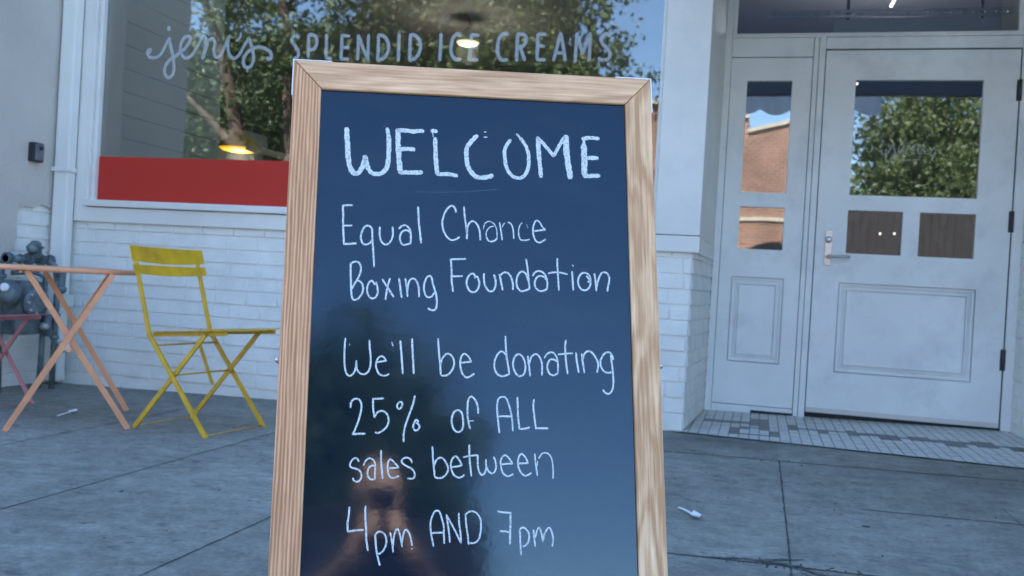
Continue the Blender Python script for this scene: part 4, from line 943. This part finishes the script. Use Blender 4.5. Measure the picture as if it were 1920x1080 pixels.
mb = MB(); mitred(mb, [(0, 0), (ST - e, 0), (ST - e, H - RT - e), (0, H - e)], 0, .021); mb.build("stile", oak_mat("oak_left", 'z', 3.1, (.84, .485, .27), (.41, .20, .098), .10, 2, .34), sb, local=True)
mb = MB(); mitred(mb, [(BW - ST + e, 0), (BW, 0), (BW, H - e), (BW - ST + e, H - RT - e)], 0, .021); mb.build("stile", oak_mat("oak_right", 'z', 8.4, (.97, .68, .415), (.50, .275, .135), .34, 4), sb, local=True)
mb = MB(); mitred(mb, [(ST + e, H - RT + e), (BW - ST - e, H - RT + e), (BW - e, H), (e, H)], 0, .021); mb.build("rail", oak_mat("oak_top", 'x', 5.2, (.93, .61, .365), (.51, .285, .15), .26, 3), sb, local=True)
mb = MB(); mitred(mb, [(ST + e, .12), (BW - ST - e, .12), (BW - ST - e, .17), (ST + e, .17)], 0, .021); mb.build("rail", oak_mat("oak_low", 'x', 1.2), sb, local=True)
mb = MB(); mb.box(ST - .004, BW - ST + .004, .0065, .0115, .165, H - RT + .004)
panel = mb.build("panel", M_board, sb, local=True)
conv = lambda p: (p.x, .0061, H - p.y)
for key in ("WELCOME", "Equal Chance", "Boxing Foundation", "We ll be donating", "25% of ALL", "sales between", "4pm AND 7pm"):
    big = key == "WELCOME"
    ribbons(STROKES[key], conv, .16 if big else .14).build("lettering", M_chalk, panel, local=True)
ribbons("0.5:205,221 280,218 350,210|0.7:150,110 156,104|1.2:486,91 492,90|0.8:487,99 490,102", conv, .3).build("chalk_scratch", M_chalk2, panel, local=True)
for s in (0, 1):      # bright angle plates on the two top corners
    X = 0 if s == 0 else BW; sg = -1 if s == 0 else 1
    mb = MB()
    x0, x1 = sorted((X + sg * .0003, X + sg * .0022)); mb.box(x0, x1, .001, .020, H - .062, H + .0022, .0004)
    x0, x1 = sorted((X, X - sg * .062)); mb.box(x0, x1, .001, .020, H + .0003, H + .0020, .0004)
    mb.build("corner_plate", mat("bright_zinc", (.82, .83, .83), .3, .04, 20, metal=.3), sb, local=True)
    mb = MB(); mb.lathe([(.0055, 0), (.0055, .003), (.004, .006), (.0, .0075)], (X + sg * .0002, .012, H - .503), (sg, 0, 0), 14)
    mb.build("screw", M_metal, sb, local=True)
hy = .030             # rear leaf hangs from the hinges and spreads backwards
RM = Matrix.Translation((0, hy, H - .004)) @ Matrix.Rotation(rad(26), 4, 'X') @ Matrix.Translation((0, 0, -H + .004))
mb = MB()
for x0, x1, z0, z1 in ((0, ST, 0, H - .01), (BW - ST, BW, 0, H - .01), (ST + .001, BW - ST - .001, H - .059, H - .01), (ST + .001, BW - ST - .001, .12, .17)):
    mb.box(x0, x1, 0, .021, z0, z1, .0018, RM)
rear = mb.build("rear_frame", oak_mat("oak_rear", 'z', 2.2), sb, local=True)
mb = MB(); mb.box(ST - .004, BW - ST + .004, .009, .014, .168, H - .058, 0, RM); mb.build("rear_panel", M_board, rear, local=True)
for x in (.12, BW - .12):
    mb = MB(); mb.box(x - .02, x + .02, .0212, .0225, H - .05, H - .004); mb.tube([(x - .02, .026, H - .003), (x + .02, .026, H - .003)], .004, 10); mb.build("hinge", M_metal, sb, local=True)

# ================================================================== ACROSS THE STREET (seen mirrored in glass and board)
def tree(label, x, y, trunk_r, limbs, crown, n, seed, gaps, mix=(.3, .45, .25), leaf=.075, clump=.42):
    rt = random.Random(seed)
    t = empty("street_tree", (x, y, zg(x)), label, "tree", "street trees mirrored in the glass")
    mb = MB()
    for path, r0, r1 in limbs:
        P = catmull([Vector((x + a, y + b_, c_)) for a, b_, c_ in path], 4)
        mb.tube(P, [r0 + (r1 - r0) * i / (len(P) - 1) for i in range(len(P))], 12)
    mb.build("trunk", M_bark2 if "open" in label else M_bark, t)
    mb = MB()
    cc, rr = Vector(crown[0]) + Vector((x, y, 0)), crown[1]
    clumps = []
    while len(clumps) < n:
        p = Vector((rt.uniform(-1, 1), rt.uniform(-1, 1), rt.uniform(-1, 1)))
        if p.length > 1: continue
        wob = 1 + .35 * noise.noise(p * 2.2 + Vector((seed, 0, 0)))
        if p.length < .35 and rt.random() < .7: continue
        q = Vector((p.x * rr[0], p.y * rr[1], p.z * rr[2])) * wob
        if noise.noise(q * .8 + Vector((seed * 3.1, 1, 2))) < gaps: continue
        clumps.append(cc + q)
    for c_ in clumps:
        k = rt.randint(34, 50); rad_ = clump * rt.uniform(.6, 1.25); tone = rt.random()
        for _ in range(k):
            p = c_ + Vector((rt.gauss(0, .5), rt.gauss(0, .5), rt.gauss(0, .42))) * rad_
            nrm = Vector((rt.gauss(0, 1), rt.gauss(0, 1) - .2, rt.gauss(0, 1) + .5)).normalized()
            a_ = nrm.orthogonal().normalized(); a_ = Matrix.Rotation(rt.uniform(0, 6.28), 3, nrm) @ a_; b_ = nrm.cross(a_)
            L_ = leaf * .78 * rt.uniform(.7, 1.4); W_ = L_ * .5
            m_ = 0 if tone < mix[0] else (1 if tone < mix[0] + mix[1] else 2)
            if rt.random() < .2: m_ = rt.randint(0, 2)
            mb.face([p - a_ * L_, p + b_ * W_ + nrm * .01, p + a_ * L_, p - b_ * W_ + nrm * .01], m_)
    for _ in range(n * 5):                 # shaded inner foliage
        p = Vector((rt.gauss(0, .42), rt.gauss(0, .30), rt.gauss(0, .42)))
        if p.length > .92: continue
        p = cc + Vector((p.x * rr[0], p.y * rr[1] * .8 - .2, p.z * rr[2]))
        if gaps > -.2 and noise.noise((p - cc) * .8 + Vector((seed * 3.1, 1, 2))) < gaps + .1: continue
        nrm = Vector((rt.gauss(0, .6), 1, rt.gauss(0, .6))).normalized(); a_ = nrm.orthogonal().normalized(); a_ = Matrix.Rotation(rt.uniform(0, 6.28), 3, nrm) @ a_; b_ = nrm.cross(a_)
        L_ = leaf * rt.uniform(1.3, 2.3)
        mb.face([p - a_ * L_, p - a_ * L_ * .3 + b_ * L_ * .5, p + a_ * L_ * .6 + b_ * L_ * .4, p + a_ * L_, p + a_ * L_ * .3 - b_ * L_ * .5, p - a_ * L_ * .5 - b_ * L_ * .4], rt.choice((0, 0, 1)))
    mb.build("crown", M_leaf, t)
    return t
tree("dense green street tree mirrored across the right half of the shop window", -6.35, -10.4, .2,
     [([(0, 0, -.1), (.05, 0, 1.2), (-.1, 0, 2.6), (.1, .1, 4.4), (.2, 0, 6.5)], .20, .05), ([(-.1, 0, 2.4), (.8, .2, 3.6), (1.5, .3, 4.6)], .12, .018), ([(-.1, 0, 2.6), (-.9, .2, 3.6), (-1.7, .3, 4.9)], .12, .018)],
     ((.2, 0, 5.4), (3.2, 2.3, 3.7)), 760, 4, -.28, leaf=.085)
tree("open branched street tree mirrored at the left of the shop window", -11.4, -9.6, .3,
     [([(0, 0, -.1), (.1, 0, 1.2), (0, 0, 2.0)], .36, .30), ([(0, 0, 1.9), (.9, .1, 3.2), (1.9, .1, 4.9), (2.7, 0, 6.6), (3.1, 0, 8.2)], .27, .09),
      ([(0, 0, 1.9), (-.5, .1, 3.4), (-.9, .2, 5.2), (-1.7, .2, 7.2)], .24, .07), ([(.9, .1, 3.2), (.7, .2, 4.6), (.6, .2, 6.2), (.1, .1, 7.8)], .16, .05), ([(1.9, .1, 4.9), (1.3, .2, 5.9), (.9, .3, 6.35)], .12, .04), ([(1.9, .1, 4.9), (3.0, .2, 5.5), (3.9, .3, 6.2)], .11, .03), ([(-.5, .1, 3.4), (-1.6, .2, 4.4), (-2.6, .2, 5.2)], .12, .018)],
     ((1.2, -.4, 6.6), (4.2, 2.4, 2.7)), 330, 9, -.05, mix=(.75, .2, .05), leaf=.09)
tree("bushy dark tree mirrored low between the two bigger street trees", -14.2, -13.2, .2,
     [([(0, 0, -.1), (.1, 0, 1.0), (0, 0, 2.4)], .16, .06), ([(0, 0, 1.2), (.7, 0, 2.0), (1.3, 0, 2.8)], .08, .03)],
     ((.6, 0, 4.1), (4.8, 1.8, 3.5)), 1150, 14, -.6, mix=(.97, .03, 0), leaf=.09)
tree("small rounded street tree mirrored in the chalkboard and the door pane", 3.6, -10.9, .15,
     [([(0, 0, -.1), (.05, 0, 1.0), (0, 0, 2.0), (.1, 0, 3.6)], .13, .05), ([(0, 0, 1.8), (.7, .1, 2.6), (1.1, .2, 3.6)], .075, .03), ([(0, 0, 1.9), (-.6, .1, 2.7), (-.9, .1, 3.7)], .075, .03), ([(.5, .1, 0), (.9, .2, 2.2), (1.3, .1, 4.6)], .12, .06)],
     ((.2, 0, 3.5), (2.2, 1.6, 2.75)), 660, 21, -.34, mix=(.15, .45, .40), leaf=.065, clump=.34)

t = empty("added_fence", (3.2, -9.0, zg(3.4)), "dark brown board fence added so the two lower panes of the door mirror something dark", "fence")
M_fence = mat("dark_stained_boards", (.030, .026, .026), .8, .35, 6)  # fence made up to darken what the lower door panes mirror
mb = MB(); rh = random.Random(31)
for k in range(25):
    x = 1.35 + k * .150; mb.box(x, x + .144, -9.02 + rh.uniform(-.004, .004), -9.00, zg(x) + .06, 2.72 + rh.uniform(-.015, .015), .003)
mb.build("boards", M_fence, t)
mb = MB(); mb.box(1.35, 5.09, -9.036, -9.0245, .1, 2.68); mb.build("backing", M_fence, t)
for z in (.4, 2.0): mb = MB(); mb.box(1.35, 5.09, -9.08, -9.0365, z, z + .09); mb.build("rail", M_fence, t)
for x in (1.8, 3.4, 5.0): mb = MB(); mb.box(x - .05, x + .05, -9.18, -9.0815, zg(x) - .1, 2.7); mb.build("post", M_fence, t)

def facade_windows(mb_frame, mb_pane, x0, z0, w_, h, y):
    mb_frame.plate([x0 - .08, x0 + w_ + .08], [z0 - .08, z0 + h + .08], [(x0, x0 + w_ / 2 - .02, z0, z0 + h), (x0 + w_ / 2 + .02, x0 + w_, z0, z0 + h)], y + .01, y + .06)
    mb_pane.box(x0, x0 + w_, y + .0, y + .008, z0, z0 + h)
bb = empty("brick_building", (0, -17, 0), "sunlit red brick building with an arch, mirrored in the narrow pane beside the door", "building")
mb = MB()
top = [(-6.5, 5.6), (-.6, 5.6), (-.6, 5.2), (1.75, 5.9)]
b = bmesh.new(); f = b.faces.new([b.verts.new((x, -14.6, z)) for x, z in top + [(1.75, -.3), (-6.5, -.3)]]); r = bmesh.ops.extrude_face_region(b, geom=[f]); bmesh.ops.translate(b, vec=(0, -9, 0), verts=[v for v in r["geom"] if isinstance(v, bmesh.types.BMVert)]); mb.add(b)
mb.build("wall", M_redbrick, bb)
for (xa, za), (xb, zb) in ((top[0], top[1]), (top[2], top[3])):
    mb = MB(); mb.bar((xa - .03, -14.62, za + .05), (xb + .03, -14.62, zb + .05), .10, .2, (0, 1, 0)); mb.build("cornice", M_stone, bb)
mb = MB(); mb.box(-6.5, 1.75, -14.599, -14.54, 2.80, 2.90); mb.build("string_course", M_stone, bb)
mb = MB()
P = [(math.cos(math.pi * k / 24) * .85 + .25, 1.78 + math.sin(math.pi * k / 24) * .48) for k in range(25)] + [(-.6, zg(0)), (1.1, zg(0))]
b = bmesh.new(); f = b.faces.new([b.verts.new((x, -14.59, z)) for x, z in P]); r = bmesh.ops.extrude_face_region(b, geom=[f]); bmesh.ops.translate(b, vec=(0, .03, 0), verts=[v for v in r["geom"] if isinstance(v, bmesh.types.BMVert)]); mb.add(b)
mb.build("door_arch", M_winpane, bb)
for x0 in (-4.6, -2.4):
    fm, pm = MB(), MB(); facade_windows(fm, pm, x0, 2.9, 1.1, 1.5, -14.59); wo = fm.build("window", M_stone, bb); pm.build("pane", M_winpane, wo)
bg2 = empty("stucco_house", (9, -18, 0), "low beige stucco building mirrored at the lower right of the chalkboard", "building")
mb = MB(); mb.box(5.0, 22, -26, -16.5, -.3, 2.3); mb.build("wall", M_beige, bg2)
mb = MB(); mb.box(4.9, 22.1, -26.1, -16.4, 2.302, 2.42); mb.build("roof", M_stone, bg2)
for x0 in (6.4, 9.2, 12.5):
    fm, pm = MB(), MB(); facade_windows(fm, pm, x0, 1.0, 1.4, .9, -16.49); wo = fm.build("window", M_stone, bg2); pm.build("pane", M_winpane, wo)
bg3 = empty("stucco_house", (-18, -20, 0), "long low pale building mirrored behind the trees at the left of the window", "building")
mb = MB(); mb.box(-34, -7.2, -28, -19, -.3, 3.4); mb.build("wall", M_beige, bg3)
mb = MB(); mb.box(-34.1, -7.1, -28.1, -18.9, 3.402, 3.55); mb.build("roof", M_stone, bg3)
for x0 in (-10.4, -13.8, -17.2, -20.6):
    fm, pm = MB(), MB(); facade_windows(fm, pm, x0, 1.2, 1.5, 1.1, -18.99); wo = fm.build("window", M_stone, bg3); pm.build("pane", M_winpane, wo)

# ================================================================== PHOTOGRAPHER (mirrored in the board)
def limb_mesh(verts, edges, radii):
    """tapered limbs: each bone is the hull of two rounded ends, fused into one surface afterwards"""
    out = bmesh.new()
    for a, c in edges:
        b = bmesh.new()
        for q in (a, c):
            r = radii[q] if isinstance(radii[q], tuple) else (radii[q], radii[q])
            s_ = bmesh.new(); bmesh.ops.create_icosphere(s_, subdivisions=2, radius=1)
            bmesh.ops.transform(s_, matrix=Matrix.Translation(verts[q]) @ Matrix.Diagonal((r[0], r[1], min(r), 1)), verts=s_.verts[:])
            for v in s_.verts: b.verts.new(v.co)
            s_.free()
        h = bmesh.ops.convex_hull(b, input=b.verts[:])
        bmesh.ops.delete(b, geom=[v for v in b.verts if not v.link_faces], context='VERTS')
        bmesh.ops.recalc_face_normals(b, faces=b.faces[:])
        mp = {v: out.verts.new(v.co) for v in b.verts}
        for f in b.faces: out.faces.new([mp[v] for v in f.verts])
        b.free()
    return out
def fuse(o, voxel, rounds):
    """one continuous skin out of overlapping closed pieces"""
    rm = o.modifiers.new("remesh", 'REMESH'); rm.mode = 'VOXEL'; rm.voxel_size = voxel
    so = o.modifiers.new("smooth", 'SMOOTH'); so.iterations = rounds; so.factor = .5
    dg = bpy.context.evaluated_depsgraph_get(); dg.update()
    one = bpy.data.meshes.new_from_object(o.evaluated_get(dg))
    o.modifiers.clear(); o.data = one
    b = bmesh.new(); b.from_mesh(one); seen = set(); isl = []
    for v in b.verts:
        if v in seen: continue
        st, comp = [v], []
        seen.add(v)
        while st:
            q = st.pop(); comp.append(q)
            for e_ in q.link_edges:
                o_ = e_.other_vert(q)
                if o_ not in seen: seen.add(o_); st.append(o_)
        isl.append(comp)
    isl.sort(key=len, reverse=True)
    pass
    bmesh.ops.delete(b, geom=[v for c in isl[1:] for v in c], context='VERTS')
    b.to_mesh(one); b.free()
    for q in one.polygons: q.use_smooth = True
OX = .135                                 # the body sits straight behind the phone
def V3(v): return Vector((v[0], v[1], v[2]))
def P3(v): return Vector((v[0] + OX, v[1], v[2]))
g = zg(0)
J = dict(pel=P3((0, -.76, .33)), wai=P3((0, -.70, .46)), che=P3((0, -.56, .60)), nb=P3((0, -.48, .71)), nk=P3((0, -.445, .765)), hd=P3((-.005, -.40, .84)))
pair = {}
for s, nm in ((-1, 'L'), (1, 'R')):
    pair[nm] = dict(hip=P3((s * .10, -.74, .32)), kne=P3((s * .23, -.36, .50)), ank=P3((s * .17, -.60, .15)), bal=P3((s * .18, -.46, .095)), toe=P3((s * .185, -.40, .09)),
                    sho=P3((s * .185, -.51, .665)), elb=P3((s * .25, -.36, .47)))
# the phone is held upright in both hands; its lens sits where the picture is taken from
cm = cam.matrix_world
def cp(x, y, z): return cm @ V3((x, y, z))
pair['L']['wri'], pair['R']['wri'] = cp(-.105, -.180, .065), cp(.080, -.180, .065)
verts, edges, radii = [], [], []
def add(v, r, p=None):
    verts.append(v); radii.append(r)
    if p is not None: edges.append((p, len(verts) - 1))
    return len(verts) - 1
i_p = add(J['pel'], (.145, .115)); i_w = add(J['wai'], (.135, .105), i_p); i_c = add(J['che'], (.15, .11), i_w); i_n = add(J['nb'], (.085, .07), i_c); i_k = add(J['nk'], .056, i_n); i_h = add(J['hd'], .062, i_k)
hands = []
for nm in 'LR':
    d = pair[nm]
    a = add(d['hip'], .088, i_p); a2 = add(d['hip'].lerp(d['kne'], .5), .076, a); b_ = add(d['kne'], .060, a2); c_ = add(d['kne'].lerp(d['ank'], .4), .054, b_); e_ = add(d['ank'], .038, c_); f_ = add(d['bal'], (.042, .03), e_); add(d['toe'], (.036, .022), f_)
    a = add(d['sho'], .060, i_c); b_ = add(d['sho'].lerp(d['elb'], .55), .046, a); c_ = add(d['elb'], .039, b_); e_ = add(d['elb'].lerp(d['wri'], .35), .038, c_); add(d['wri'], (.028, .022), e_)
body = limb_mesh(verts, edges, radii)
mbody = MB(); mbody.add(body)
# head: skull, jaw, nose, brow, ears
def blob(c, r, rot=None):
    b = bmesh.new(); bmesh.ops.create_uvsphere(b, u_segments=24, v_segments=16, radius=1)
    m = Matrix.Translation(c) @ (rot if rot else Matrix.Identity(4)) @ Matrix.Diagonal((*r, 1))
    bmesh.ops.transform(b, matrix=m, verts=b.verts[:]); mbody.add(b)
hc = P3((-.015, -.385, .868)); tl = Matrix.Rotation(rad(-12), 4, 'X')
def hp(x, y, z): return hc + (tl.to_3x3() @ V3((x, y, z)))
blob(hp(0, -.01, .020), (.074, .092, .088), tl); blob(hp(0, .025, -.060), (.053, .058, .058), tl); blob(hp(0, .088, -.022), (.014, .020, .026), tl); blob(hp(0, .076, .018), (.050, .014, .012), tl)
blob(hp(-.034, .060, -.036), (.024, .018, .022), tl); blob(hp(.034, .060, -.036), (.024, .018, .022), tl); blob(hp(0, .076, -.066), (.026, .012, .012), tl); blob(hp(0, .070, -.096), (.022, .018, .016), tl)
for s in (-1, 1): blob(hp(s * .078, -.01, -.010), (.010, .018, .032), tl)
# hands: palm and five fingers round the ends of the phone
for nm, s in (('L', -1), ('R', 1)):
    wr = pair[nm]['wri']
    xe = -.058 if s < 0 else .023                     # end of the phone on this side
    kn = [cp(xe + s * .016, -.066 - .021 * k, .022) for k in range(4)]
    v, ed, rd_ = [wr, cp(xe + s * .022, -.128, .044)], [(0, 1)], [(.028, .02), (.030, .020)]
    for k in range(4):
        ln = (.9, 1.0, .95, .78)[k]
        i0 = len(v)
        v += [kn[k], cp(xe + s * .012, -.064 - .021 * k, -.004), cp(xe, 0, 0), cp(xe, 0, 0)]
        v[-2] = cp(xe - s * .016 * ln, -.065 - .020 * k, -.003); v[-1] = cp(xe - s * .031 * ln, -.067 - .020 * k, -.002)
        ed += [(1, i0), (i0, i0 + 1), (i0 + 1, i0 + 2), (i0 + 2, i0 + 3)]; rd_ += [.0105, .0088, .0080, .0068]
    i0 = len(v)
    v += [cp(xe + s * .020, -.112, .046), cp(xe - s * .002, -.098, .034), cp(xe - s * .018, -.086, .026)]
    ed += [(1, i0), (i0, i0 + 1), (i0 + 1, i0 + 2)]; rd_ += [.013, .0105, .0085]
    mbody.add(limb_mesh(v, ed, rd_))
pc = empty("person", (OX, -.6, g), "crouching person in dark shirt and jeans holding up a phone, mirrored in the chalkboard", "person")
bo = mbody.build("body", M_skin, pc, smooth=True)
fuse(bo, .0042, 6)
for s in (-1, 1):
    mb = MB(); mb.lathe([(.0, -.012), (.009, -.008), (.012, 0), (.009, .008), (0, .012)], hp(s * .031, .069, -.006), (0, 1, 0), 14); mb.build("eye", mat("eye_white", (.7, .7, .7), .2, .02, 5), pc)
# shirt
verts, edges, radii = [], [], []
i_p = add(J['pel'] + V3((0, .01, .03)), (.158, .128)); i_w = add(J['wai'], (.152, .122), i_p); i_c = add(J['che'], (.168, .128), i_w); add(J['nb'] - V3((0, 0, .012)), (.092, .08), i_c)
for nm in 'LR':
    d = pair[nm]; a = add(d['sho'], .074, i_c); add(d['sho'].lerp(d['elb'], .7), .060, a)
mb = MB(); mb.add(limb_mesh(verts, edges, radii)); fuse(mb.build("shirt", M_shirt, pc), .007, 10)
verts, edges, radii = [], [], []
i_p = add(J['pel'], (.158, .128)); add(J['wai'] - V3((0, .02, .05)), (.148, .118), i_p)
for nm in 'LR':
    d = pair[nm]; a = add(d['hip'], .102, i_p); a2 = add(d['hip'].lerp(d['kne'], .5), .090, a); b_ = add(d['kne'], .072, a2); c_ = add(d['kne'].lerp(d['ank'], .4), .066, b_); add(d['ank'].lerp(d['kne'], .12), .056, c_)
mb = MB(); mb.add(limb_mesh(verts, edges, radii)); fuse(mb.build("trousers", M_jeans, pc), .007, 10)
for nm in 'LR':
    d = pair[nm]
    mb = MB(); mb.add(limb_mesh([d['ank'] + V3((0, -.02, .0)), d['ank'] + V3((0, .0, -.03)), d['bal'] + V3((0, 0, .005)), d['toe'] + V3((0, .035, .004))], [(0, 1), (1, 2), (2, 3)], [.050, .052, (.052, .040), (.046, .030)]))
    mb.box(d['bal'].x - .045, d['bal'].x + .045, d['bal'].y - .05, d['toe'].y + .055, g + .001 + .0175 * d['bal'].x, g + .022 + .0175 * d['bal'].x, .008)
    fuse(mb.build("shoe", M_shoe, pc), .005, 4)
ph = empty("mobile_phone", cp(-.0175, -.063, .012), "black mobile phone held upright by the crouching person", "phone")
mb = MB(); mb.box(-.054, .019, -.140, .014, .006, .0142, .003, cm); mb.build("case", M_phone, ph)
mb = MB(); mb.box(-.050, .015, -.136, .010, .01425, .0148, 0, cm); mb.build("screen", mat("phone_screen", (.02, .02, .022), .08, .02, 3), ph)
mb = MB(); mb.lathe([(.006, 0), (.0055, .0012), (.0, .0014)], cp(0, 0, .006), tuple(-back), 16); mb.build("lens", M_winpane, ph)
